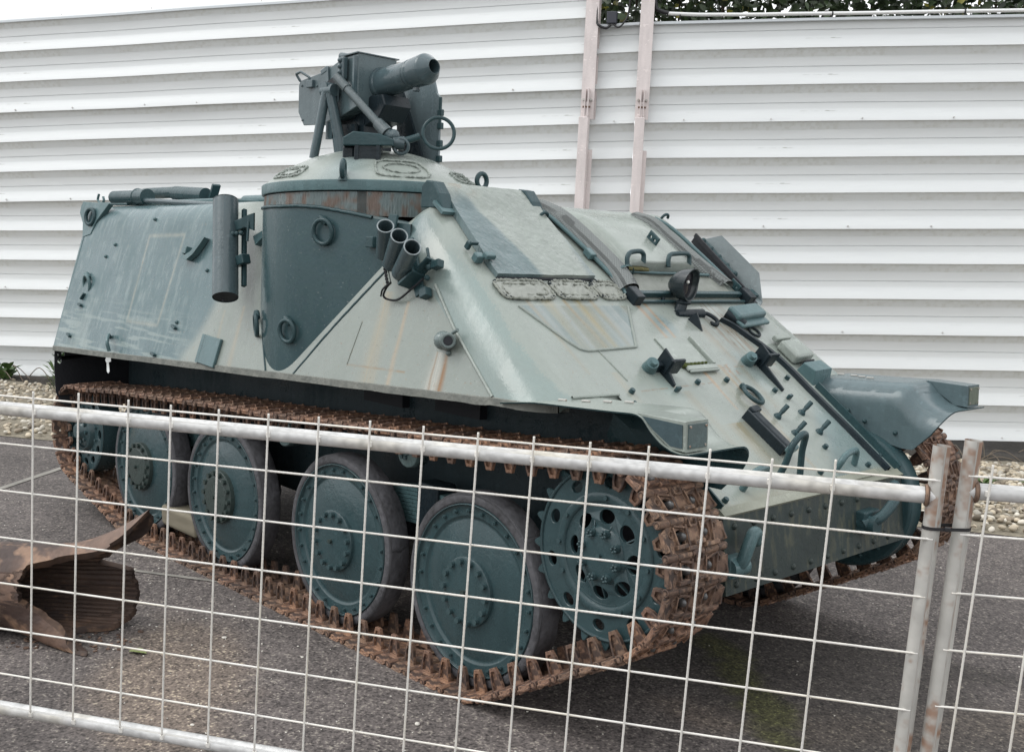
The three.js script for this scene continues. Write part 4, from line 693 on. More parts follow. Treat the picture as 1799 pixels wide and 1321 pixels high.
// ------------------------------------------------------------------ turret drum, dome and gun
const DX = -1.22, DZ = 0.54, TILT = 0.045;
{
  const R = 0.5, tr = (g) => g.applyMatrix4(M4().makeTranslation(-DX, -1.85, -DZ)).applyMatrix4(M4().makeRotationZ(TILT)).applyMatrix4(M4().makeTranslation(DX, 1.85, DZ));
  // wall: round at the back and side, running straight forward to the corner of the front plate
  const plan = []; const a0 = 1.309; // 75 degrees: where the straight part leaves the circle
  for (let i = 0; i <= 60; i++) { const a = Math.PI * 1.35 - (Math.PI * 1.35 - a0) * i / 60; plan.push([DX + R * Math.cos(a), DZ + R * Math.sin(a)]); }
  const tp = plan[plan.length - 1]; for (let i = 1; i <= 12; i++) plan.push([tp[0] + 0.56 * i / 12, tp[1] - 0.268 * 0.56 * i / 12]);
  TX.drum = bake(1024, 512, (u, v) => { const st = fbm(u * 90, v * 2.2, 4), n = fbm(u * 8, v * 4, 4), st2 = fbm(u * 30 + 7, v * 1.2, 3); let c = mix([0.046, 0.086, 0.094], [0.100, 0.150, 0.152], sst(0.42, 0.68, st) * (1 - sst(0.45, 0.8, u)) * 0.85); c = mix(c, [0.12, 0.15, 0.14], sst(0.6, 0.72, st2) * sst(0.3, 0.8, v) * (1 - u) * 0.5); c = mul(c, 0.9 + 0.25 * (n - 0.5)); return fbm(u * 260, v * 160, 2) > 0.86 ? mix(c, [0.25, 0.27, 0.26], 0.6) : c; }, false);  // pale streaks fade forward: the side towards the light is painted lighter
  const topY = (x) => 1.785 - 0.075 * sst(-1.1, -0.45, x) + (x - DX) * TILT * 0.5;
  const rows = plan.map(([x, z]) => { const r = []; for (let j = 0; j <= 10; j++) { const y0 = 1.052 + 0.012 * sst(-1.7, -1.0, x), y = y0 + (topY(x) - y0) * j / 10; r.push(V(x, y, z)); } return r; });
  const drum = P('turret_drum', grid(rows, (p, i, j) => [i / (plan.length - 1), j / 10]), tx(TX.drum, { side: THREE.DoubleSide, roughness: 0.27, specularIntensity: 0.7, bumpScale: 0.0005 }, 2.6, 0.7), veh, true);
  drum.userData = { label: 'dark blue-green vertical drum under the turret ring' };
  P('drum_top', grid(plan.map(([x, z]) => [V(x, topY(x), z), V(DX + (x - DX) * 0.5 + (x > -0.95 ? 0.1 : 0), topY(x) + 0.012, DZ + (z - DZ) * 0.5 - (x > -0.95 ? 0.1 : 0))])), paint([0.095, 0.135, 0.14]), drum);
  const bd = (pts, r, n) => { const g = tube(pts, r, n, 6, false, 0.2); const p = g.attributes.position; for (let i = 0; i < p.count; i++) p.setY(i, p.getY(i) + 0.004 * (fbm(p.getX(i) * 60, p.getZ(i) * 60 + 9, 3) - 0.5)); return g; };
  P('weld_bead', [bd(plan.filter((_, i) => i % 2 === 0 && i < 70).map(([x, z]) => V(x, topY(x) + 0.001, z)), 0.0085, 140), bd([sP(-1.60, 1.78, 0.002), sP(-1.53, 1.6, 0.001), sP(-1.42, 1.25, 0.001), sP(-1.30, 1.06, 0.001)], 0.005, 60)], MAT.dark, drum);
  P('corner_bead', [bd([sP(-1.095, 1.07, -0.003), sP(-0.88, 1.30, -0.002), sP(-0.62, 1.55, -0.002)], 0.0065, 60)], MAT.dark, drum);
  // collar, ring, dome
  TX.collar = bake(512, 64, (u, v) => { const a = tfbm(u, v * 0.2, 30, 4, 5), b = tfbm(u, v, 40, 3, 9); return mix([0.11, 0.145, 0.145], [0.12, 0.085, 0.065], sst(0.42, 0.62, a * 0.5 + b * 0.5)); });
  const cm = tx(TX.collar, { roughness: 0.5, bumpMap: rep(TX.cast, 6, 0.4), bumpScale: 0.006 });
  P('collar', [tr(new THREE.CylinderGeometry(0.496, 0.498, 0.10, 80, 1, true).translate(DX, 1.792, DZ))], cm, drum).userData = { label: 'rough rust-brown collar' };
  const lp = (pts, n = 80) => tr(new THREE.LatheGeometry(pts.map(([r, y]) => new THREE.Vector2(r, y)), n).translate(DX, 0, DZ));
  const turret = P('turret_ring', lp([[0.40, 1.846], [0.502, 1.846], [0.506, 1.849], [0.506, 1.888], [0.502, 1.892], [0.48, 1.893]]), MAT.mid);
  const DP = [[0.499, 1.892], [0.494, 1.897], [0.48, 1.907], [0.43, 1.944], [0.36, 1.985], [0.28, 2.022], [0.2, 2.046], [0.1, 2.058], [0, 2.060]];
  const domeY = (r) => { let i = 0; while (i < DP.length - 2 && DP[i + 1][0] > r) i++; const a = DP[i], b = DP[i + 1]; return a[1] + (b[1] - a[1]) * (a[0] - r) / (a[0] - b[0]); };
  TX.dome = bake(512, 512, (u, v) => { const x = (u - 0.5) * 1.1, z = (v - 0.5) * 1.1, a = Math.atan2(z, x), n = fbm(u * 8, v * 8, 4), f = fbm(u * 60, v * 60, 3); let c = mix(LT, [0.20, 0.26, 0.26], sst(0.34, 0.0, Math.abs(a - 0.95)) * 0.75); c = mix(c, [0.20, 0.265, 0.26], sst(0.3, 0.0, Math.abs(a + 0.9)) * 0.7); c = mix(c, [0.22, 0.28, 0.27], sst(0.4, 0.0, Math.abs(a - 2.2)) * 0.4 * sst(0.6, 0.3, n)); return mul(c, 0.9 + 0.2 * (n - 0.5) + 0.12 * (f - 0.5)); }, false);
  const dg = lp(DP.slice().reverse().map((q) => q).reverse(), 96);
  { const p = dg.attributes.position, uv = dg.attributes.uv; for (let i = 0; i < p.count; i++) uv.setXY(i, (p.getX(i) - DX) / 1.1 + 0.5, (p.getZ(i) - DZ) / 1.1 + 0.5); }
  const dome = P('dome', dg, tx(TX.dome, { side: THREE.DoubleSide }), turret, true);
  const dp = (a, r, h = 0) => { const p = V(DX + r * Math.cos(a), domeY(r) + h, DZ + r * Math.sin(a)); const g = new THREE.BufferGeometry().setAttribute('position', new THREE.Float32BufferAttribute([p.x, p.y, p.z], 3)); tr(g); return V().fromBufferAttribute(g.attributes.position, 0); };
  // welded-over vision slots: rough oval frames
  for (const [ac, da, r0, r1] of [[1.62, 0.23, 0.475, 0.405], [0.36, 0.27, 0.478, 0.36], [-0.42, 0.18, 0.48, 0.42]]) {
    const pts = []; for (let k = 0; k < 40; k++) { const t = k / 40 * 6.283, c = Math.cos(t), s = Math.sin(t), ex = 0.45; const a = ac + da * Math.sign(c) * Math.pow(Math.abs(c), ex), r = (r0 + r1) / 2 + (r0 - r1) / 2 * Math.sign(s) * Math.pow(Math.abs(s), ex); pts.push(dp(a + 0.02 * (fbm(k * 0.9, ac * 5) - 0.5), r, 0.001 + 0.003 * fbm(k * 1.3, ac * 9 + 4, 2))); }
    const in2 = []; for (let k = 0; k < 26; k++) { const t = k / 26 * 6.283, a = ac + da * 0.72 * Math.cos(t), r = (r0 + r1) / 2 + (r0 - r1) * 0.28 * Math.sin(t); in2.push(dp(a, r, 0.001 + 0.003 * fbm(k * 1.7, ac * 9 + 14, 2))); }
    mesh('welded_frame', [lump(tube(pts, 0.0045, 220, 7, true), 0.014), lump(tube(in2, 0.0035, 160, 5, true), 0.018), ...pts.filter((_, k) => k % 3 === 0).map((p) => ball(0.007, p.x, p.y, p.z, 6, 5))], MAT.light, turret);
  }
  // lifting eyes
  for (const [a, r] of [[0.905, 0.50], [-0.68, 0.50], [2.9, 0.5]]) { const p = dp(a, r, 0.0); mesh('lifting_eye', [torus(0.033, 0.0115, p.x, p.y + 0.042, p.z, 0, -a + (a > 0 ? 0.15 : 1.0), 0, 10, 24), put(new THREE.CylinderGeometry(0.014, 0.022, 0.02, 12), p.x, p.y + 0.006, p.z)], MAT.dark, turret); }
  // gun housing and barrel
  const gunG = new THREE.Group(); gunG.name = 'gun'; veh.add(gunG);
  const gm = MAT.gun, Pg = (n, g, m = gm) => P(n, g, m, gunG);
  const prof = [[-1.2, 2.478], [-1.31, 2.470], [-1.50, 2.405], [-1.50, 2.19], [-1.36, 2.205], [-1.2, 2.255]];
  Pg('receiver_box', [extr(prof, 0.215, 0.004).translate(0, 0, 0.56)], paint([0.085, 0.122, 0.130], { roughness: 0.26 }));
  Pg('top_plate', [extr([[-1.19, 2.484], [-1.32, 2.476], [-1.32, 2.481], [-1.19, 2.489]], 0.235).translate(0, 0, 0.56), box(0.012, 0.20, 0.05, -1.206, 2.37, 0.662)]);
  Pg('side_panel', [extr([[-1.42, 2.44], [-1.47, 2.415], [-1.64, 2.392], [-1.652, 2.375], [-1.652, 2.25], [-1.605, 2.188], [-1.46, 2.185], [-1.39, 2.2]], 0.012, 0.002).translate(0, 0, 0.672), ...[[-1.625, 2.37], [-1.615, 2.21], [-1.50, 2.36]].map(([x, y]) => ball(0.006, x, y, 0.679, 6, 5))], paint([0.078, 0.110, 0.118], { roughness: 0.3 }));
  Pg('carry_handle', [tube([V(-1.56, 2.385, 0.672), V(-1.565, 2.405, 0.68), V(-1.62, 2.432, 0.69), V(-1.66, 2.425, 0.69), V(-1.645, 2.392, 0.675)], 0.0065, 20, 6, false, 0.1), rbox(0.05, 0.035, 0.02, 0.004, -1.545, 2.372, 0.684)]);
  Pg('latch', [rbox(0.055, 0.03, 0.05, 0.008, -1.45, 2.425, 0.655, 0, 0, 0.35), put(new THREE.CylinderGeometry(0.018, 0.018, 0.07, 12), -1.33, 2.482, 0.64, 0, 0, 1.4), rbox(0.045, 0.10, 0.03, 0.008, -1.285, 2.42, 0.688), ...[0, 1, 2, 3].map((k) => ball(0.013, -1.285, 2.455 - k * 0.026, 0.703, 8, 6)), rbox(0.03, 0.11, 0.006, 0.002, -1.33, 2.33, 0.686)]);
  const slot = Pg('dark_slot', [extr([[-1.47, 2.355], [-1.33, 2.405], [-1.33, 2.375], [-1.40, 2.35], [-1.47, 2.335]], 0.004).translate(0, 0, 0.677)], MAT.black);
  Pg('cradle', [extr([[-1.18, 2.30], [-1.10, 2.30], [-1.08, 2.26], [-1.13, 2.20], [-1.2, 2.19], [-1.36, 2.10], [-1.40, 2.20]], 0.15, 0.006).translate(0, 0, 0.53), box(0.22, 0.16, 0.16, -1.33, 2.12, 0.53), box(0.16, 0.10, 0.02, -1.33, 2.13, 0.63)], MAT.deep);
  const g0 = V(-1.275, 2.355, 0.533), gd = V(0.435, 0.055, 0.006).normalize(), at = (t) => g0.clone().addScaledVector(gd, t), gl = 0.458;
  const gq = new THREE.Quaternion().setFromUnitVectors(V(0, 1, 0), gd);
  const GL = (pts) => new THREE.LatheGeometry(pts.map(([r, t]) => new THREE.Vector2(r, t)), 48).applyQuaternion(gq).translate(g0.x, g0.y, g0.z);
  Pg('barrel', [GL([[0.072, 0.0], [0.074, 0.09], [0.070, 0.10], [0.0655, 0.105], [0.0655, 0.185], [0.0625, 0.19], [0.061, 0.290], [0.058, 0.292], [0.058, 0.297], [0.063, 0.299], [0.063, 0.310], [0.059, 0.312], [0.059, 0.318], [0.0635, 0.320], [0.065, 0.345], [0.067, 0.395], [0.067, 0.405], [0.063, 0.415], [0.032, gl - 0.002], [0.030, gl], [0.0275, gl - 0.006], [0.027, 0.2]])]).userData = { label: 'short dark gun barrel with a bevelled muzzle' };
  Pg('bore', [rod(at(0.24), at(0.25), 0.027)], MAT.black);
  { const p = at(0.335); Pg('barrel_lug', [rbox(0.03, 0.02, 0.02, 0.004, p.x, p.y - 0.072, p.z), ball(0.008, p.x + 0.015, p.y - 0.078, p.z, 6, 5)]); }
  // struts and adjusting rod
  Pg('strut', [rod(V(-1.375, 2.335, 0.71), V(-1.415, 2.02, 0.745), 0.021), put(new THREE.CylinderGeometry(0.03, 0.03, 0.06, 14), -1.375, 2.335, 0.70, Math.PI / 2, 0, 0)]);
  Pg('strut', [rod(V(-1.345, 2.315, 0.71), V(-1.30, 2.05, 0.67), 0.023, 0.026), rod(V(-1.31, 2.115, 0.68), V(-1.295, 2.0, 0.668), 0.032, 0.032), put(new THREE.CylinderGeometry(0.028, 0.028, 0.085, 14), -1.36, 2.325, 0.705, 0, 0, Math.PI / 2), box(0.05, 0.08, 0.012, -1.37, 2.15, 0.69)]);
  Pg('adjusting_rod', [rod(V(-1.285, 2.375, 0.715), V(-1.04, 2.17, 0.668), 0.0185, 0.0185, 14), rod(V(-1.29, 2.378, 0.716), V(-1.225, 2.325, 0.704), 0.022, 0.022, 14), rod(V(-1.04, 2.17, 0.668), V(-0.985, 2.125, 0.655), 0.026, 0.03, 14)], paint([0.085, 0.11, 0.115], { roughness: 0.25 }));
  // mount on the dome front with joint, arm and ring sight
  const mb = M4().makeRotationY(-Math.PI / 4 + 0.05 + Math.PI / 2).setPosition(-1.01, -0.012, 0.735), mg = (g) => g.applyMatrix4(mb);
  Pg('sight_mount', [mg(rbox(0.115, 0.115, 0.10, 0.006, 0.0, 2.02, 0)), mg(rbox(0.05, 0.10, 0.08, 0.01, -0.085, 2.02, -0.02)), mg(box(0.016, 0.11, 0.012, -0.045, 2.02, 0.053)), mg(box(0.016, 0.11, 0.012, 0.045, 2.02, 0.053)), ...[-0.035, 0.035].map((x) => mg(ball(0.007, x, 1.98, 0.052, 6, 5)))], MAT.deep);
  Pg('mount_lid', [mg(extr([[-0.10, 2.074], [-0.10, 2.10], [-0.06, 2.125], [0.05, 2.120], [0.105, 2.10], [0.105, 2.082], [-0.02, 2.076]], 0.12, 0.005))], MAT.dark);
  Pg('joint', [put(new THREE.CylinderGeometry(0.030, 0.030, 0.05, 16), -0.945, 2.085, 0.625, Math.PI / 2, 0, 0.6), ball(0.028, -0.96, 2.115, 0.64, 10, 8), rod(V(-0.985, 2.125, 0.655), V(-0.945, 2.085, 0.63), 0.024), torus(0.032, 0.008, -0.925, 2.07, 0.625, 0.2, 0.8, 0, 8, 18)]);
  const rc = V(-0.828, 2.135, 0.497);
  Pg('sight_arm', [rod(V(-0.945, 2.085, 0.625), V(-0.885, 2.118, 0.553), 0.017, 0.015)], MAT.dark);
  Pg('ring_sight', [torus(0.068, 0.0082, rc.x, rc.y, rc.z, -0.15, 0.80, 0.1, 10, 48)], MAT.dark);
  // plate on the far side of the gun
  const sh = Pg('gun_shield', [extr([[-1.37, 2.40], [-1.13, 2.43], [-1.10, 2.35], [-1.075, 2.33], [-1.072, 2.03], [-1.17, 2.03]], 0.012, 0.002).translate(0, 0, 0.285)], paint([0.125, 0.165, 0.178]));
  P('hinge', [2.26, 2.20, 2.12, 2.05].map((y) => rbox(0.03, 0.03, 0.02, 0.004, -1.065, y, 0.29)).concat([rbox(0.012, 0.12, 0.012, 0.003, -1.062, 2.27, 0.295)]), MAT.dark, gunG).userData.kind = 'stuff';
  Pg('shield_brace', [extr([[-1.36, 2.39], [-1.31, 2.39], [-1.12, 2.03], [-1.30, 2.0]], 0.012).translate(0, 0, 0.33)], MAT.deep);
}
// ------------------------------------------------------------------ things fixed to the right side
{
  const ring = (g, R = 0.045, r = 0.0085) => [new THREE.TorusGeometry(R, r, 8, 28)];
  const handRing = (p, ry, m = MAT.dark, R = 0.047) => { P('ring_handle', [put(new THREE.TorusGeometry(R, 0.0095, 8, 28), p.x, p.y - R * 0.6, p.z + 0.012, 0.1, ry, 0), put(new THREE.CylinderGeometry(0.014, 0.014, 0.045, 10), p.x, p.y + R * 0.36, p.z + 0.008, 0, ry, Math.PI / 2 - 0.5)], m); };
  handRing(V(-0.95, 1.715, 0.99), 0.26, MAT.dark, 0.05); handRing(V(-1.13, 1.285, 1.037), 0.15); handRing(V(-1.435, 1.285, 1.005), -0.45); handRing(sP(-3.37, 1.365, 0.0), -0.1, MAT.mid, 0.05);
  // tall tube hanging on the side
  const a = V(-1.795, 1.815, 0.975), b = V(-1.585, 1.372, 1.088), d = b.clone().sub(a).normalize();
  const tb = P('storage_tube', [rod(a, b, 0.0585, 0.0585, 40, true), rod(a, a.clone().addScaledVector(d, 0.006), 0.0585, 0.0585, 40)], paint([0.060, 0.088, 0.096], { side: THREE.DoubleSide, roughness: 0.27 }));
  P('tube_bottom', [rod(b.clone().addScaledVector(d, -0.008), b.clone().addScaledVector(d, -0.004), 0.0575), ball(0.008, b.x, b.y - 0.012, b.z + 0.01, 6, 5)], MAT.black, tb);
  P('tube_bracket', [rbox(0.022, 0.40, 0.02, 0.004, -1.655, 1.60, 0.955, -0.25, 0, 0.42), rbox(0.09, 0.05, 0.05, 0.006, -1.675, 1.70, 0.965, 0, 0.2, 0.3), rbox(0.08, 0.045, 0.05, 0.006, -1.605, 1.54, 1.0, 0, 0.2, 0.3), ...Array.from({ length: 14 }, (_, i) => { const t = i / 13; return ball(0.009 + 0.005 * fbm(i * 3.1, 2), -1.835 + 0.2 * t + 0.015 * fbm(i * 2.2, 7), 1.745 - 0.05 * t - 0.05 * Math.sin(t * 2.5), 0.985 + 0.055 * Math.sin(t * 3.1), 6, 5); })], MAT.dark, tb);
  P('bracket_strap', [onS(box(0.022, 0.21, 0.006), -1.93, 1.68, 0.008), onS(extr([[-0.04, -0.02], [0.05, 0.02], [0.045, -0.02], [0.0, -0.06]], 0.03), -1.585, 1.66, 0.03)], MAT.mid);
  P('strap_buckle', [rod(V(-1.60, 1.735, 0.965), V(-1.585, 1.63, 0.98), 0.006), put(extr([[-0.03, 0], [0.03, 0.02], [0.03, -0.06], [-0.04, -0.04]], 0.01), -1.60, 1.74, 0.965, 0, 0.4, 0)], MAT.dark);
  // bow shaped hook bracket, small hooks, clips and the raised plate
  P('bow_bracket', [onS(put(extr([[-0.085, -0.04], [-0.06, -0.052], [-0.01, -0.032], [0.035, 0.012], [0.075, 0.05], [0.095, 0.045], [0.06, 0.0], [0.02, -0.045], [-0.03, -0.075], [-0.085, -0.07]], 0.03), 0, 0, 0.02), -2.19, 1.585), onS(rbox(0.035, 0.04, 0.04, 0.004), -2.255, 1.56, 0.02)], MAT.mid);
  P('side_hook', [onS(tube([V(-0.075, 0.03, 0), V(-0.03, 0.04, 0.03), V(0.02, 0.0, 0.05), V(0.03, -0.045, 0.03)], 0.010, 20, 7), -2.83, 1.04)], MAT.mid);
  P('side_clip', [[-3.372, 1.262, 0.9], [-3.377, 1.212, -0.2], [-3.415, 1.034, -0.3], [-2.21, 1.18, -0.3], [-2.35, 1.03, -0.2]].map(([x, y, r]) => onS(rbox(0.045, 0.014, 0.02, 0.004), x, y, 0.008, r)), MAT.dark).userData.kind = 'stuff';
  P('side_stud', [[-2.04, 1.475], [-2.205, 1.207], [-2.74, 1.72], [-3.14, 1.57], [-3.22, 1.5]].map(([x, y]) => onS(ball(0.010, 0, 0, 0, 8, 6), x, y, 0.004)), MAT.mid).userData.kind = 'stuff';
  P('patch_plate', [onS(rbox(0.155, 0.14, 0.016, 0.004, 0, 0, 0), -1.805, 1.10, 0.008, -0.06), onS(box(0.028, 0.14, 0.02, -0.085, 0, 0), -1.805, 1.10, 0.006, -0.06)], MAT.mid);
  // lifting lug at the rear upper corner
  const lug = P('lifting_lug', [put(extr([[-0.145, 0.075], [-0.13, 0.095], [0.23, 0.085], [0.10, -0.02], [0.06, -0.095], [-0.04, -0.115], [-0.075, -0.03], [-0.145, 0.03]], 0.03, 0.004), -3.57, 1.715, 0.86, -0.2, 0.0, 0)], MAT.mid);
  P('lug_ring', [put(new THREE.TorusGeometry(0.046, 0.012, 8, 26), -3.53, 1.725, 0.885, -0.1, 0.15, 0), put(new THREE.CylinderGeometry(0.04, 0.04, 0.012, 22), -3.53, 1.725, 0.868, Math.PI / 2 - 0.2, 0, 0)], MAT.dark, lug);
  // port with cap low on the front triangle
  const pp = sP(-0.143, 1.30, 0.02);
  P('drain_port', [ball(0.036, pp.x - 0.012, pp.y, pp.z + 0.005, 14, 10), rod(pp, V(pp.x + 0.05, pp.y + 0.005, pp.z + 0.035), 0.033, 0.028, 16), torus(0.023, 0.007, pp.x + 0.05, pp.y + 0.005, pp.z + 0.036, 0, 0.95, 0, 8, 18), ball(0.013, pp.x - 0.05, pp.y - 0.01, pp.z, 8, 6), rod(V(pp.x + 0.06, pp.y + 0.045, pp.z), V(pp.x + 0.03, pp.y + 0.03, pp.z), 0.007), ball(0.011, pp.x + 0.01, pp.y - 0.045, pp.z - 0.004, 8, 6)], paint([0.13, 0.165, 0.16]));
  P('port_hole', [rod(V(pp.x + 0.048, pp.y + 0.005, pp.z + 0.034), V(pp.x + 0.0535, pp.y + 0.0055, pp.z + 0.038), 0.017)], MAT.black);
  P('step_block', [onS(rbox(0.045, 0.032, 0.032, 0.004), -0.298, 1.573, 0.022, 0.3)], MAT.dark);
  P('step_block', [onS(rbox(0.038, 0.038, 0.036, 0.004), -0.325, 1.463, 0.022, 0.5)], MAT.dark);
  P('step_block', [rbox(0.05, 0.045, 0.03, 0.005, -0.70, 1.652, 0.935)], MAT.dark);
  P('step_block', [rbox(0.045, 0.062, 0.012, 0.003, -0.60, 1.735, 0.91, -0.2, 0.2, 0)], MAT.dark);
  // three smoke launcher tubes on a bracket, with terminal strip and wire
  const sm = new THREE.Group(); sm.name = 'smoke_launcher'; veh.add(sm);
  for (const [a, b] of [[[-0.488, 1.715, 1.03], [-0.598, 1.605, 0.946]], [[-0.389, 1.68, 1.039], [-0.542, 1.567, 0.957]], [[-0.295, 1.64, 1.05], [-0.473, 1.536, 0.965]]]) {
    const A = V(...a), B = V(...b), D = A.clone().sub(B).normalize(), q = new THREE.Quaternion().setFromUnitVectors(V(0, 1, 0), D), L = A.distanceTo(B);
    const t = mesh('launcher_tube', new THREE.LatheGeometry([[0, 0], [0.0325, 0], [0.0335, 0.004], [0.0335, L - 0.003], [0.0325, L], [0.0285, L], [0.0275, L - 0.004], [0.0275, 0.03], [0, 0.03]].map(([r, y]) => new THREE.Vector2(r, y)), 36).applyQuaternion(q).translate(B.x, B.y, B.z), MAT.gun, sm);
    mesh('tube_rim', new THREE.TorusGeometry(0.031, 0.0028, 8, 36).rotateX(Math.PI / 2).applyQuaternion(q).translate(A.x, A.y, A.z), paint([0.26, 0.30, 0.31]), t);
  }
  mesh('bracket', [onS(rbox(0.05, 0.26, 0.012, 0.004), -0.44, 1.56, 0.012, 0.62), onS(rbox(0.012, 0.13, 0.05, 0.003), -0.372, 1.545, 0.03, -0.75), onS(rbox(0.012, 0.09, 0.07, 0.003), -0.405, 1.505, 0.04, -0.85), onS(rbox(0.07, 0.05, 0.05, 0.006), -0.455, 1.525, 0.03, 0.6), rod(sP(-0.37, 1.63, 0.03), sP(-0.325, 1.56, 0.03), 0.006), onS(ball(0.013, 0, 0, 0, 8, 6), -0.327, 1.558, 0.035), onS(ball(0.012, 0, 0, 0, 8, 6), -0.335, 1.52, 0.025), onS(ball(0.012, 0, 0, 0, 8, 6), -0.365, 1.57, 0.03)], MAT.dark, sm);
  const strip = mesh('terminal_strip', [onS(rbox(0.022, 0.135, 0.010, 0.003), -0.552, 1.527, 0.055, 0.62)], MAT.light, sm);
  mesh('terminals', Array.from({ length: 8 }, (_, i) => { const t = (i - 3.5) * 0.0155; return onS(torus(0.0055, 0.0028, 0, 0, 0, 0, 0, 0, 5, 10), -0.552 - t * 0.58, 1.527 + t * 0.81, 0.063); }), MAT.black, strip).userData.kind = 'stuff';
  mesh('wire', [tube([sP(-0.51, 1.475, 0.06), sP(-0.535, 1.46, 0.05), sP(-0.565, 1.435, 0.03), sP(-0.54, 1.425, 0.02), sP(-0.48, 1.43, 0.02), sP(-0.40, 1.475, 0.03), sP(-0.345, 1.518, 0.03)], 0.0045, 40, 6), tube([sP(-0.50, 1.485, 0.06), sP(-0.54, 1.455, 0.06), sP(-0.568, 1.432, 0.04)], 0.004, 16, 6)], MAT.black, sm);
  // springs and covers on the rear roof
  P('torsion_cylinder', [rod(V(-3.50, 1.845, 0.75), V(-3.18, 1.848, 0.75), 0.039, 0.039, 24), rod(V(-3.18, 1.848, 0.75), V(-3.07, 1.848, 0.75), 0.046, 0.046, 24), torus(0.040, 0.010, -3.185, 1.848, 0.75, 0, Math.PI / 2, 0, 8, 24)], MAT.dark);
  P('torsion_rod', [rod(V(-3.09, 1.828, 0.765), V(-2.16, 1.803, 0.765), 0.0145), rbox(0.05, 0.06, 0.05, 0.006, -2.20, 1.80, 0.76)], MAT.gun);
  P('torsion_cylinder', [rod(V(-3.62, 1.885, 0.5), V(-3.20, 1.892, 0.5), 0.034, 0.034, 20), rod(V(-3.22, 1.885, 0.5), V(-2.86, 1.872, 0.5), 0.043, 0.043, 24), rbox(0.02, 0.09, 0.05, 0.004, -2.80, 1.895, 0.48, 0, 0, -0.5)], MAT.dark);
  P('roof_hatch', [rbox(1.0, 0.03, 1.1, 0.01, -2.9, 1.825, 0.1, 0, 0, 0.02), rod(V(-2.6, 1.85, 0.40), V(-1.75, 1.865, 0.40), 0.028)], MAT.mid);
  P('roof_hook', [tube([V(-3.72, 1.865, 0.75), V(-3.735, 1.83, 0.75), V(-3.69, 1.808, 0.75), V(-3.65, 1.825, 0.75), V(-3.66, 1.85, 0.75)], 0.008, 20, 6), rbox(0.35, 0.014, 0.10, 0.003, -3.47, 1.808, 0.72)], MAT.mid);
  P('roof_block', [extr([[-0.06, 0], [0.06, 0], [0.06, 0.11], [0.03, 0.12], [-0.03, 0.06]], 0.08, 0.004).translate(-1.80, 1.80, 0.62), rbox(0.18, 0.07, 0.2, 0.02, -2.0, 1.83, 0.5)], MAT.dark);
}
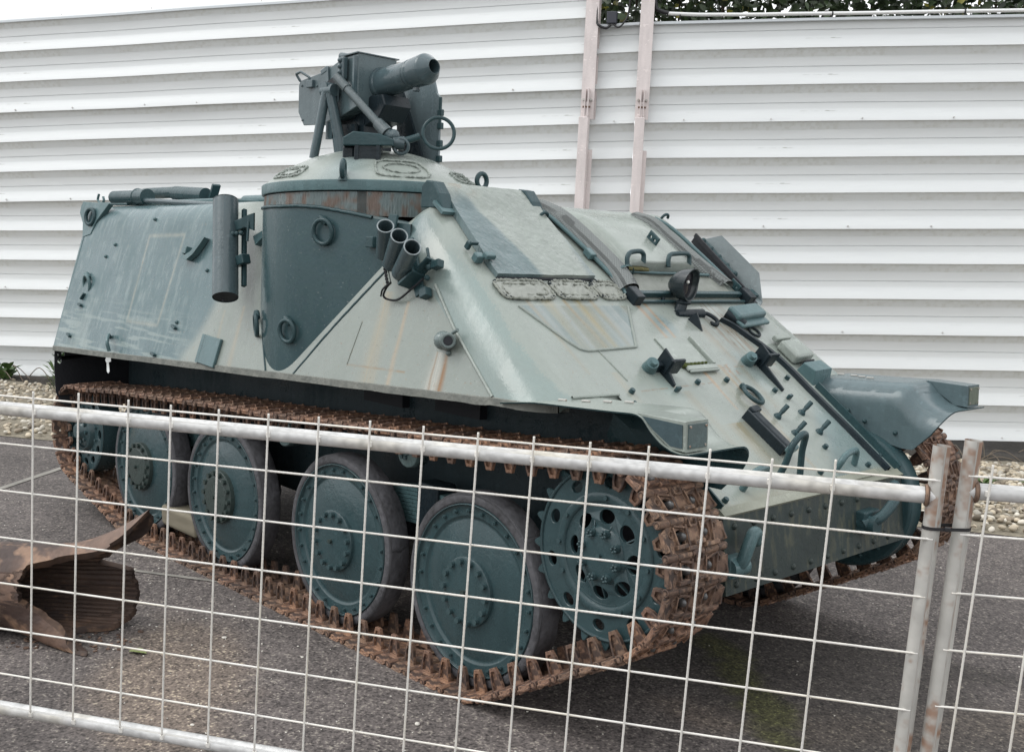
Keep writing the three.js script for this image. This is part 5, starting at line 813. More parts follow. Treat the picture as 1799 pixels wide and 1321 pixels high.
// ------------------------------------------------------------------ things fixed to the sloping front
{
  // engine cover: a thick uneven plate hinged at the top
  TX.cover = bake(512, 512, (u, v) => { const x = -0.58 + 0.46 * u, z = 0.17 + 0.62 * v, n = fbm(x * 14, z * 14, 4), f = fbm(x * 70, z * 70, 3); let c = mix(LT, [0.115, 0.165, 0.17], sst(-0.012, 0.02, z - (0.605 - (x + 0.47) * 0.25) + 0.03 * (n - 0.5)) * sst(-0.555, -0.48, x + 0.08 * (n - 0.5))); c = mix(c, [0.165, 0.21, 0.21], sst(0.02, -0.02, z - (0.20 + (x + 0.4) * 0.22)) * 0.8); c = mix(c, [0.25, 0.235, 0.19], sst(-0.49, -0.55, x) * sst(0.45, 0.6, n) * sst(0.5, 0.6, z) * 0.7); return mul(c, 0.92 + 0.2 * (n - 0.5) + 0.12 * (f - 0.5)); }, false);
  const rows = []; const cz = (x) => [0.205 + 0.055 * sst(-0.57, -0.13, x) * 0.2, 0.715 + 0.055 * sst(-0.56, -0.15, x)];
  for (let i = 0; i <= 30; i++) { const x = -0.575 + 0.44 * i / 30, [z0, z1] = cz(x), r = []; const h = 0.030 + 0.020 * sst(-0.44, -0.56, x) - 0.010 * sst(-0.3, -0.13, x); r.push(gP(x, z1, 0.0)); for (let j = 0; j <= 24; j++) { const z = z1 + (z0 - z1) * j / 24; r.push(gP(x, z, h + 0.005 * (fbm(x * 22, z * 22, 3) - 0.5))); } r.push(gP(x, z0, 0)); if (i === 0) rows.push(r.map((p) => p.clone().add(V(-0.02, -0.03, 0)))); rows.push(r); if (i === 30) rows.push(r.map((p, j) => gP(x + 0.002, p.z, 0))); }
  const ec = P('engine_cover', toCreasedNormals(grid(rows, (p) => [(p.x - 0.02 + 0.58) / 0.46, (p.z - 0.17) / 0.62]), 0.6), phys({ map: TX.cover, bumpMap: bakeS(512, 512, (u, v) => 0.5 + 1.0 * (tfbm(u, v, 12, 3, 3) - 0.5) + 0.4 * (tfbm(u, v, 40, 2, 6) - 0.5)), bumpScale: 0.006, roughness: 0.5, roughnessMap: TX.rough }), veh, true);
  ec.userData = { label: 'thick uneven cover plate, light grey with a blue-green band' };
  for (const z of [0.745, 0.225]) P('hinge_lug', [put(extr([[-0.055, -0.03], [0.07, -0.03], [0.045, 0.02], [0.005, 0.065], [-0.03, 0.07], [-0.055, 0.05]], 0.062, 0.005), -0.53, 1.835, z)], MAT.dark, ec);
  P('hinge_tube', [rod(V(-0.548, 1.868, 0.70), V(-0.548, 1.868, 0.25), 0.020)], MAT.light, ec);
  P('hinge_foot', [onG(box(0.075, 0.014, 0.11), -0.475, 0.735, 0.012)], MAT.mid, ec);
  P('cover_stop', [onG(rbox(0.024, 0.032, 0.016, 0.004), -0.275, 0.80, 0.016), onG(rbox(0.012, 0.014, 0.04, 0.003), -0.265, 0.79, 0.036)], MAT.dark);
  P('cover_stop', [onG(rbox(0.034, 0.034, 0.038, 0.006), -0.215, 0.80, 0.015), onG(rbox(0.03, 0.022, 0.05, 0.006), -0.203, 0.765, 0.038)], MAT.mid);
  // three welded-over vision blocks in a row
  for (const [z0, z1] of [[0.812, 0.535], [0.512, 0.285], [0.265, 0.115]]) {
    const pts = [], in2 = [], x0 = -0.118, x1 = -0.030, zc = (z0 + z1) / 2, hz = (z0 - z1) / 2, xc = (x0 + x1) / 2, hx = (x1 - x0) / 2;
    for (let k = 0; k < 48; k++) { const t = k / 48 * 6.283, c = Math.cos(t), s = Math.sin(t), e = 0.42; pts.push(gP(xc + hx * Math.sign(s) * Math.abs(s) ** e, zc + hz * Math.sign(c) * Math.abs(c) ** e, 0.003 + 0.003 * fbm(k, z0 * 30, 2))); in2.push(gP(xc + hx * 0.58 * Math.sign(s) * Math.abs(s) ** e, zc + hz * 0.82 * Math.sign(c) * Math.abs(c) ** e, 0.001 + 0.005 * fbm(k, z0 * 30 + 7, 2))); }
    const f = P('welded_frame', [lump(tube(pts, 0.006, 200, 7, true), 0.016), lump(tube(in2, 0.0045, 160, 5, true), 0.02)], paint([0.24, 0.255, 0.22], { roughness: 0.42 }));
    const fill = []; for (let i = 0; i <= 8; i++) { const r = []; for (let j = 0; j <= 20; j++) r.push(gP(xc + hx * 0.95 * (i / 4 - 1), zc + hz * 0.95 * (1 - j / 10), 0.001 + 0.012 * fbm(i * 1.7 + 3, j * 1.3 + z0 * 50, 3))); fill.push(r); }
    P('plug', grid(fill), paint([0.25, 0.265, 0.235], { roughness: 0.5 }), f);
    P('bolt_heads', pts.filter((_, k) => k % 3 === 1).map((p) => rbox(0.012, 0.012, 0.012, 0.003, p.x - 0.002, p.y + 0.003, p.z, 0, rnd(), 0.6)), MAT.deep, f).userData.kind = 'stuff';
  }
  P('cover_gap', [onG(box(0.012, 0.01, 0.56), -0.130, 0.49, 0.001)], MAT.black);
  // driver's hatch with padded hoses along both edges
  const hz = (t) => -0.005 - 0.012 * t, hr = [];
  for (let i = 0; i <= 24; i++) { const t = i / 24, x = -0.56 + 0.385 * t, r = []; const z0 = hz(t), z1 = -0.50 - 0.02 * t, h = 0.055 - 0.075 * Math.pow(1 - t, 4); for (let j = 0; j <= 14; j++) { const u = j / 14; r.push(gP(x, z0 + (z1 - z0) * u, (h) * Math.pow(Math.sin(Math.min(1, Math.min(u, 1 - u) * 9) * 1.57), 0.6) + 0.002)); } hr.push(r); }
  hr.push(hr[24].map((p) => gP(-0.172, p.z, 0.0)));
  const ht = P('driver_hatch', grid(hr), paint(LT, { roughness: 0.24, side: THREE.DoubleSide })); ht.userData = { label: "light grey curved driver's hatch with two bent grab handles" };
  for (const [z0, z1] of [[0.0, -0.125], [-0.285, -0.455]]) { const x = -0.225; P('grab_handle', [tube([gP(x + 0.06, z0, 0.05), gP(x + 0.04, z0 - 0.003, 0.074), gP(x + 0.025, z0 - 0.03, 0.088), gP(x + 0.02, z1 + 0.03, 0.092), gP(x + 0.025, z1, 0.080), gP(x + 0.045, z1, 0.05)], 0.0108, 40, 10, false, 0.4)], MAT.dark, ht); }
  P('hatch_eye', [onG(extr([[-0.03, -0.02], [0.03, -0.02], [0.03, 0.02], [-0.03, 0.02]], 0.012, 0.004, [ellipseHole(0.014, 0, 0.010), ellipseHole(-0.014, 0, 0.010)]).rotateX(0), -0.31, -0.33, 0.07)], MAT.dark, ht);
  TX.mesh = bakeS(512, 512, (u, v) => { const a = Math.abs(((u * 24 + v * 24) % 1) - 0.5), b = Math.abs(((u * 24 - v * 24 + 48) % 1) - 0.5); return Math.min(1, 0.2 + 1.4 * Math.min(a, b)); });
  const hoseM = std({ color: col([0.15, 0.165, 0.16]), roughness: 0.55, bumpMap: TX.mesh, bumpScale: 0.004 });
  const hose = (pts, w, h) => { const C = curve(pts), R = []; for (let i = 0; i <= 50; i++) { const p = C.getPoint(i / 50), r = []; for (let k = 0; k <= 10; k++) { const a = Math.PI * k / 10; r.push(V(p.x + gs * h * Math.sin(a) * (0.95 + 0.1 * fbm(i * 0.6, k)), p.y + gc * h * Math.sin(a), p.z + w * Math.cos(a))); } R.push(r); } const g = grid(R); metricUV(g, 3); return g; };
  P('padded_seal', hose([gP(-0.56, 0.12, -0.02), gP(-0.47, 0.10, 0.01), gP(-0.36, 0.065, 0.01), gP(-0.20, 0.045, 0.01), gP(-0.12, 0.05, 0.008), gP(-0.07, 0.065, 0.004)], 0.062, 0.045), hoseM, veh, true).userData = { label: 'woven grey seal along the near edge of the hatch' };
  P('padded_seal', hose([gP(-0.54, -0.525, -0.02), gP(-0.47, -0.555, 0.01), gP(-0.36, -0.58, 0.01), gP(-0.20, -0.62, 0.01), gP(-0.10, -0.68, 0.004)], 0.05, 0.04), hoseM, veh, true);
  P('seal_clamp', [hose([gP(-0.155, 0.02, 0.012), gP(-0.145, 0.022, 0.012)], 0.062, 0.055)], MAT.mid);
  P('edge_rail', [tube([gP(-0.54, 0.19, 0), gP(-0.46, 0.165, 0.02), gP(-0.3, 0.125, 0.02), gP(-0.15, 0.10, 0.015), gP(-0.05, 0.105, 0.012)], 0.010, 40, 8), tube([gP(-0.55, 0.165, 0), gP(-0.46, 0.14, 0.02), gP(-0.3, 0.10, 0.02), gP(-0.18, 0.08, 0.015)], 0.007, 40, 8), onG(rbox(0.05, 0.03, 0.035, 0.005), -0.255, 0.125, 0.02), tube([gP(-0.53, -0.66, 0), gP(-0.45, -0.69, 0.015), gP(-0.3, -0.715, 0.015), gP(-0.06, -0.745, 0.01)], 0.010, 40, 8)], MAT.mid);
  P('hinge_eye', [onG(new THREE.TorusGeometry(0.022, 0.007, 8, 16, 3.3).rotateY(Math.PI / 2), -0.455, 0.215, 0.022)], MAT.dark); P('hinge_eye', [onG(new THREE.TorusGeometry(0.022, 0.007, 8, 16, 3.3).rotateY(Math.PI / 2), -0.47, -0.62, 0.055)], MAT.dark);
  // tray and bar under the hatch
  const tr = []; for (let i = 0; i <= 6; i++) { const r = []; for (let j = 0; j <= 30; j++) r.push(gP(-0.17 + 0.105 * i / 6, 0.03 - 0.69 * j / 30, 0.006 + 0.012 * fbm(i * 0.8, j * 0.6, 3))); tr.push(r); }
  P('hatch_sill', grid(tr), paint([0.19, 0.205, 0.18], { roughness: 0.5 })).userData = { label: 'dirty sill below the hatch' };
  P('sill_lip', [tube([gP(-0.165, -0.02, 0.02), gP(-0.155, -0.2, 0.024), gP(-0.16, -0.4, 0.02), gP(-0.155, -0.6, 0.02)], 0.007, 40, 6)], MAT.mid);
  P('moss_tuft', [tube([gP(-0.17, -0.02, 0.03), gP(-0.165, -0.09, 0.035), gP(-0.165, -0.15, 0.03)], 0.012, 20, 6)], std({ color: col([0.13, 0.12, 0.05]), roughness: 0.95, bumpMap: TX.cast, bumpScale: 0.01 }));
  const bar = P('cross_bar', [onG(rbox(0.022, 0.024, 0.78, 0.004), -0.045, -0.315, 0.018), onG(rbox(0.012, 0.012, 0.78, 0.003), -0.012, -0.315, 0.010)], MAT.dark);
  for (const z of [0.085, -0.735]) P('end_block', [onG(rbox(0.072, 0.05, 0.05, 0.004), -0.03, z, 0.022)], MAT.deep, bar);
  P('side_tab', [onG(extr([[-0.03, -0.018], [0.03, -0.018], [0.03, 0.018], [-0.03, 0.018]], 0.008, 0.002, [ellipseHole(0.012, 0, 0.008)]).rotateX(0), -0.095, -0.735, 0.02)], MAT.dark);
  // far side: folded plate with hinge, and a black strip standing in for the shaded gap under it
  P('dark_gap_strip', [onG(box(0.50, 0.03, 0.035), -0.20, -0.80, 0.0, -0.10), onG(box(0.50, 0.02, 0.01), -0.20, -0.775, 0.03, -0.10)], MAT.black);
  const fp = P('folded_plate', (() => { const q = [[-0.455, 1.735, -0.92], [-0.33, 1.765, -0.95], [-0.10, 1.592, -0.95], [-0.05, 1.452, -0.92], [-0.03, 1.43, -0.87], [-0.21, 1.573, -0.90]].map((a) => V(...a)), nrm = q[1].clone().sub(q[0]).cross(q[5].clone().sub(q[0])).normalize().multiplyScalar(0.008), pos = []; const tri = (a, b, c) => pos.push(a.x, a.y, a.z, b.x, b.y, b.z, c.x, c.y, c.z); const bq = q.map((p) => p.clone().add(nrm)); for (let i = 1; i < 5; i++) { tri(q[0], q[i], q[i + 1]); tri(bq[0], bq[i + 1], bq[i]); } for (let i = 0; i < 6; i++) { const j = (i + 1) % 6; tri(q[i], bq[i], q[j]); tri(q[j], bq[i], bq[j]); } const g = new THREE.BufferGeometry(); g.setAttribute('position', new THREE.Float32BufferAttribute(pos, 3)); g.computeVertexNormals(); g.setAttribute('uv', new THREE.Float32BufferAttribute(new Float32Array(pos.length / 3 * 2), 2)); return g; })(), paint([0.155, 0.19, 0.195]));
  fp.userData = { label: 'folded grey plate standing on the far upper edge' };
  P('hinge_strip', [rod(V(-0.405, 1.738, -0.905), V(-0.20, 1.578, -0.885), 0.010), ...[0, 1, 2, 3, 4].map((i) => ball(0.015, -0.40 + 0.05 * i, 1.735 - 0.039 * i, -0.895, 7, 5)), rbox(0.05, 0.02, 0.03, 0.004, -0.09, 1.49, -0.90, 0, 0, -0.6), rod(V(-0.43, 1.735, -0.885), V(-0.235, 1.585, -0.865), 0.006)], MAT.dark, fp);
  // headlamp on its post
  const hl = new THREE.Group(); hl.name = 'headlamp'; veh.add(hl); hl.userData = { label: 'hooded black headlamp on a short post' };
  const lq = new THREE.Quaternion().setFromUnitVectors(V(0, 1, 0), V(0.985, -0.03, -0.10).normalize()), lc = V(0.030, 1.533, -0.19), LQ = (pts, n = 28) => new THREE.LatheGeometry(pts.map(([r, y]) => new THREE.Vector2(r, y)), n).applyQuaternion(lq).translate(lc.x, lc.y, lc.z);
  const egg = (g) => { const p = g.attributes.position; for (let i = 0; i < p.count; i++) { const y = p.getY(i) - lc.y, z = p.getZ(i) - lc.z; p.setXYZ(i, p.getX(i) + (y > 0 ? y * 0.30 : 0), lc.y + y * 1.06, lc.z + z * 0.92); } g.computeVertexNormals(); return g; };
  mesh('lamp_hood', [egg(LQ([[0, -0.072], [0.03, -0.067], [0.052, -0.045], [0.063, -0.012], [0.065, 0.024], [0.068, 0.027], [0.066, 0.032], [0.060, 0.028], [0.058, -0.004], [0, -0.01]], 40))], phys({ color: col([0.022, 0.030, 0.033]), roughness: 0.25, side: THREE.DoubleSide }), hl);
  mesh('lamp_glass', [egg(LQ([[0, 0.016], [0.03, 0.013], [0.058, 0.004]], 40))], phys({ color: col([0.02, 0.02, 0.024]), roughness: 0.06, side: THREE.DoubleSide }), hl);
  mesh('lamp_bulb', [ball(0.008, lc.x + 0.026, lc.y + 0.012, lc.z + 0.012, 8, 6)], std({ color: col([0.75, 0.75, 0.7]), roughness: 0.2 }), hl);
  mesh('lamp_post', [rod(V(0.03, 1.47, -0.195), V(0.025, 1.40, -0.16), 0.022, 0.028), torus(0.026, 0.008, 0.03, 1.455, -0.19, Math.PI / 2, 0, 0), rod(V(0.04, 1.405, -0.13), V(0.052, 1.408, -0.30), 0.020, 0.022), rod(V(-0.02, 1.475, -0.11), V(-0.01, 1.40, -0.11), 0.009), tube([V(-0.01, 1.42, -0.11), V(0.0, 1.375, -0.105), V(0.03, 1.375, -0.12), V(0.05, 1.41, -0.13)], 0.010, 16, 7), put(extr([[0, 0], [0.10, -0.06], [0.06, 0.05]], 0.012), 0.05, 1.37, -0.17, 0, 0.3, 0)], MAT.deep, hl);
  mesh('cable', [tube([V(0.052, 1.408, -0.29), V(0.07, 1.408, -0.315), V(0.10, 1.385, -0.34), V(0.115, 1.365, -0.325), V(0.10, 1.37, -0.30)], 0.0095, 24, 7)], MAT.deep, hl);
  // padded flap, curved gutter, boxes on the far part
  P('padded_flap', [onG(rbox(0.080, 0.036, 0.24, 0.014), 0.075, -0.575, 0.040, 0.1), onG(rbox(0.075, 0.018, 0.24, 0.008), 0.105, -0.58, 0.024, 0.1)], MAT.mid);
  P('flap_hinge', [rod(gP(0.06, -0.45, 0.02), gP(0.13, -0.495, 0.025), 0.020), onG(torus(0.03, 0.006, 0, 0, 0, Math.PI / 2), 0.15, -0.56, 0.006)], MAT.deep);
  { const C = curve([gP(0.085, -0.39), gP(0.12, -0.435), gP(0.172, -0.468), gP(0.23, -0.505), gP(0.291, -0.535), gP(0.36, -0.545), gP(0.455, -0.545), gP(0.669, -0.553), gP(0.835, -0.553)]), R = []; for (let i = 0; i <= 60; i++) { const p = C.getPoint(i / 60), o = (h, dz) => V(p.x + gs * h, p.y + gc * h, p.z + dz); R.push([o(0, 0.012), o(0.020, 0.008), o(0.022, -0.008), o(0, -0.012)]); } P('drip_rail', toCreasedNormals(grid(R), 0.5), MAT.deep).userData = { label: 'dark curved drip rail running down the front plate' }; }
  P('cover_box', [onG(rbox(0.115, 0.050, 0.15, 0.014), 0.278, -0.685, 0.027, 0.06), onG(rbox(0.03, 0.025, 0.12, 0.006), 0.208, -0.675, 0.027, 0.06)], MAT.light); P('box_opening', [onG(rbox(0.01, 0.028, 0.08, 0.004), 0.336, -0.705, 0.024, 0.06)], MAT.black);
  P('wedge_block', [onG(put(extr([[-0.035, 0], [0.06, 0], [0.03, 0.055], [-0.03, 0.045]], 0.15, 0.004), 0, 0, 0), 0.378, -0.69, 0.0, 0.05)], MAT.mid);
  // lamp brackets with domed sockets and gussets
  for (const [x, z, l] of [[0.303, 0.36, 0.10], [0.303, -0.30, 0.18]]) {
    const b = P('lamp_bracket', [onG(put(extr([[-0.02, 0], [0.03, 0], [l, 0.0], [l, 0.012], [0.05, 0.03], [0.045, 0.075], [-0.02, 0.085]], 0.012, 0.002), 0, 0, 0), x - 0.005, z - 0.055), onG(rbox(0.012, 0.07, 0.085, 0.003), x + 0.025, z - 0.085, 0.045), onG(rbox(0.03, 0.04, 0.03, 0.004), x, z - 0.03, 0.02)], MAT.deep);
    P('socket', [onG(new THREE.CylinderGeometry(0.024, 0.030, 0.05, 18).rotateX(0.45).rotateZ(-0.3), x, z + 0.012, 0.026), onG(new THREE.CylinderGeometry(0.013, 0.015, 0.02, 6).rotateX(0.45).rotateZ(-0.3), x + 0.011, z + 0.028, 0.055)], MAT.mid, b);
    P('gusset_tip', [onG(rbox(0.012, 0.022, 0.028, 0.003), x + l - 0.005, z - 0.05, 0.012)], MAT.dark, b);
  }
  for (const [x, z] of [[0.386, 0.563], [0.373, 0.149], [0.374, -0.044], [0.389, -0.471], [0.44, -0.30], [0.70, -0.28], [0.80, -0.45], [0.79, -0.10], [0.80, 0.10], [0.815, 0.56]]) P('plate_bolt', onG(new THREE.CylinderGeometry(0.010, 0.012, 0.018, 6), x, z, 0.008), MAT.dark);
  for (const [x, z] of [[0.549, -0.162], [0.547, -0.345], [0.626, -0.174], [0.636, -0.342]]) { const p = gP(x, z), q = p.clone().add(V(0.022, 0.047, -0.036)); P('stud', [rod(p, q, 0.0085, 0.0085, 10), onG(new THREE.CylinderGeometry(0.013, 0.018, 0.012, 10), x, z, 0.006), rod(p.clone().lerp(q, 0.45), q, 0.0105, 0.0105, 10)], MAT.dark); }
  P('ring_handle', [onG(torus(0.047, 0.0095, 0, 0, 0, Math.PI / 2 - 0.15), 0.457, -0.105, 0.018), onG(rbox(0.03, 0.02, 0.02, 0.004), 0.415, -0.10, 0.012)], MAT.dark);
  // folding step: two flat bars and a lip
  P('step_slot', [onG(rbox(0.165, 0.008, 0.018, 0.003), 0.230, 0.160, 0.004), onG(rbox(0.165, 0.020, 0.014, 0.003), 0.235, -0.052, 0.008), onG(rbox(0.150, 0.006, 0.19, 0.003), 0.225, 0.06, 0.003)], MAT.light);
  P('step_lip', [onG(rbox(0.028, 0.012, 0.20, 0.005), 0.312, 0.045, 0.008), onG(rbox(0.010, 0.010, 0.19, 0.004), 0.328, 0.045, 0.010)], MAT.light);
  P('moss_tuft', [0, 1, 2, 3, 4, 5, 6].map((i) => onG(ball(0.010 + 0.006 * (i === 0) - 0.0006 * i, 0, 0, 0, 7, 5), 0.297 - 0.001 * i, 0.145 - 0.026 * i, 0.008)), std({ color: col([0.085, 0.11, 0.025]), roughness: 0.95, bumpMap: TX.cast, bumpScale: 0.01 }));
  // channel bracket, big bent handle and towing loops low on the plate
  P('channel_bracket', [onG(rbox(0.21, 0.045, 0.012, 0.003), 0.615, 0.050, 0.02, 0.10), onG(rbox(0.20, 0.045, 0.05, 0.012), 0.62, 0.012, 0.02, 0.10), onG(rbox(0.03, 0.03, 0.06, 0.006), 0.53, 0.005, 0.03, 0.10)], MAT.deep);
  P('bent_handle', [tube([gP(0.775, 0.17, 0.0), gP(0.765, 0.168, 0.06), gP(0.742, 0.155, 0.125), gP(0.730, 0.115, 0.158), gP(0.729, 0.075, 0.152), gP(0.748, 0.056, 0.085), gP(0.79, 0.043, 0.0)], 0.0125, 50, 10, false, 0.4)], MAT.dark);
  P('handle_knob', [onG(rbox(0.03, 0.03, 0.07, 0.010), 0.71, 0.03, 0.05, 0.2)], MAT.mid);
  for (const z of [-0.22, 0.42]) P('towing_loop', [tube([gP(0.79, z, 0.0), gP(0.785, z - 0.005, 0.04), gP(0.775, z - 0.035, 0.062), gP(0.765, z - 0.12, 0.062), gP(0.77, z - 0.145, 0.04), gP(0.785, z - 0.15, 0.0)], 0.013, 40, 10, false, 0.4)], MAT.mid);
}

// ------------------------------------------------------------------ the mesh barrier in front
{
  const U1 = V(0.852, 0, -0.5236), N1 = V(0.5236, 0, 0.852), W1 = V(0.0373, 0.9993, -0.002), O1 = V(1.7018, 1.1527, 1.1468);
  const U2 = V(Math.cos(-0.66414), 0, Math.sin(-0.66414)), N2 = V(-Math.sin(-0.66414), 0, Math.cos(-0.66414)), O2 = V(1.824, 1.168, 1.047);
  const ribbed = (a, b, r) => { // reinforcing wire with a fine thread
    const L = a.distanceTo(b), n = Math.round(L / 0.006), pts = []; for (let i = 0; i <= n; i++) pts.push(new THREE.Vector2(r * (i % 2 ? 1.06 : 0.95), i / n * L));
    return new THREE.LatheGeometry([new THREE.Vector2(0, 0), ...pts, new THREE.Vector2(0, L)], 7).applyQuaternion(new THREE.Quaternion().setFromUnitVectors(V(0, 1, 0), b.clone().sub(a).normalize())).translate(a.x, a.y, a.z);
  };
  const build = (label, U, N, Wv, O, i0, i1, ends, rowStep, postS, rods) => {
    const t = thing('mesh_barrier', label, 'barrier'), at = (s, y, n = 0) => { const p = O.clone().addScaledVector(U, s).addScaledVector(N, n); const k = (y - O.y); return p.addScaledVector(Wv, k / Wv.y); };
    const Pm = (n, g, m) => mesh(n, g, m, t);
    const yTop = O.y, [sa, sb] = ends;
    Pm('top_rail', [rod(at(sa, yTop - 0.041, -0.020), at(sb, yTop - 0.041, -0.020), 0.0205, 0.0205, 20)], MAT.galv);
    Pm('bottom_rail', [rod(at(sa, 0.172, -0.020), at(sb, 0.172, -0.020), 0.0205, 0.0205, 20)], MAT.galv);
    for (const ps of postS) {
      const pm = Pm('post', [rod(at(ps, 0.02, -0.02), at(ps, yTop + 0.082, -0.02), 0.0205, 0.0205, 24, true), rod(at(ps, 0.0, -0.02), at(ps, 0.012, -0.02), 0.07, 0.07, 20)], MAT.galvRust.clone());
      pm.material.side = THREE.DoubleSide;
      mesh('weld_collar', [yTop - 0.041, 0.172].map((y) => { const c = at(ps, y, -0.02), g = new THREE.TorusGeometry(0.022, 0.006, 7, 20); const sgn = ps > (sa + sb) / 2 ? -1 : 1; const q = c.clone().addScaledVector(U, sgn * 0.02); g.applyQuaternion(new THREE.Quaternion().setFromUnitVectors(V(0, 0, 1), U)).translate(q.x, q.y, q.z); return g; }), MAT.rust[0], pm).userData.kind = 'stuff';
    }
    for (const s of rods) { const bend = 0.004 * (rnd() - 0.5), tip = yTop + 0.018 + 0.012 * rnd(); const r = Pm('vertical_wire', [ribbed(at(s + bend, 0.185, 0.004), at(s - bend, tip, 0.004), 0.0031)], MAT.wire); mesh('weld_spot', [yTop - 0.041, 0.176].map((y) => { const p = at(s, y, 0.001); return rbox(0.012, 0.016, 0.008, 0.003, p.x, p.y, p.z, 0, Math.atan2(-U.z, U.x), 0); }), MAT.wire, r).userData.kind = 'stuff'; }
    const nR = 7; for (let r = 0; r < nR; r++) { const y = yTop - r * rowStep, b = 0.004 * (rnd() - 0.5); Pm('horizontal_wire', [r % 2 && r < 4 ? ribbed(at(ends[2], y + b, -0.002), at(ends[3], y - b, -0.002), 0.0031) : rod(at(ends[2], y + b, -0.002), at(ends[3], y - b, -0.002), 0.0030, 0.0030, 8)], MAT.wire); }
    for (let r = 0; r < 7; r++) mesh('weld_spot', rods.map((s) => { const p = at(s, yTop - r * rowStep, 0.0005); return new THREE.IcosahedronGeometry(0.0036 + 0.0016 * rnd(), 0).translate(p.x, p.y, p.z); }), MAT.wire, t).userData.kind = 'stuff';
    return t;
  };
  const rods1 = []; for (let i = -8; i <= 15; i++) rods1.push((i - 16) * 0.15 + (i === 2 ? 0.012 : 0));
  build('long galvanised mesh barrier panel in front of the armoured vehicle, ending at a rusty post', U1, N1, W1, O1, -8, 15, [-3.6, 0.086, -3.6, 0.092], 0.1437, [0.088], rods1);
  const t2 = build('short end of galvanised mesh barrier right of the cable tie, at the right rusty post', U2, N2, V(0.036, 0.9993, -0.03), O2, 0, 8, [0.006, 1.3, 0.0, 1.3], 0.1437, [0.006], [0.048, 0.185, 0.335, 0.485, 0.635, 0.785]);
  const tie = thing('cable_tie', 'black cable tie strapping the two rusty fence posts together', 'cable tie');
  const p1 = O1.clone().addScaledVector(U1, 0.088).addScaledVector(N1, -0.02).addScaledVector(W1, -0.118), p2 = O2.clone().addScaledVector(U2, 0.006).addScaledVector(N2, -0.02).addScaledVector(V(0.036, 0.9993, -0.03), -0.132);
  const loop = (h, r) => { const d = p2.clone().sub(p1).setY(0).normalize(), n = V(-d.z, 0, d.x), pts = []; for (let k = 0; k <= 10; k++) { const a = Math.PI / 2 + Math.PI * k / 10; pts.push(p1.clone().addScaledVector(d, r * Math.cos(a)).addScaledVector(n, r * Math.sin(a)).add(V(0, h, 0))); } for (let k = 0; k <= 10; k++) { const a = -Math.PI / 2 + Math.PI * k / 10; pts.push(p2.clone().addScaledVector(d, r * Math.cos(a)).addScaledVector(n, r * Math.sin(a)).add(V(0, h, 0))); } return pts; };
  const R = loop(0, 0.0225).concat([loop(0, 0.0225)[0]]).map((p) => [p.clone().add(V(0, -0.004, 0)), p.clone().add(V(0, 0.004, 0))]);
  const tm = MAT.plastic.clone(); tm.side = THREE.DoubleSide; mesh('strap', [grid(R)], tm, tie); const m = p1.clone().lerp(p2, 0.5).addScaledVector(N1, 0.024); mesh('lock', [rbox(0.014, 0.011, 0.008, 0.002, m.x, m.y, m.z, 0, 0.55, 0)], MAT.plastic, tie);
}
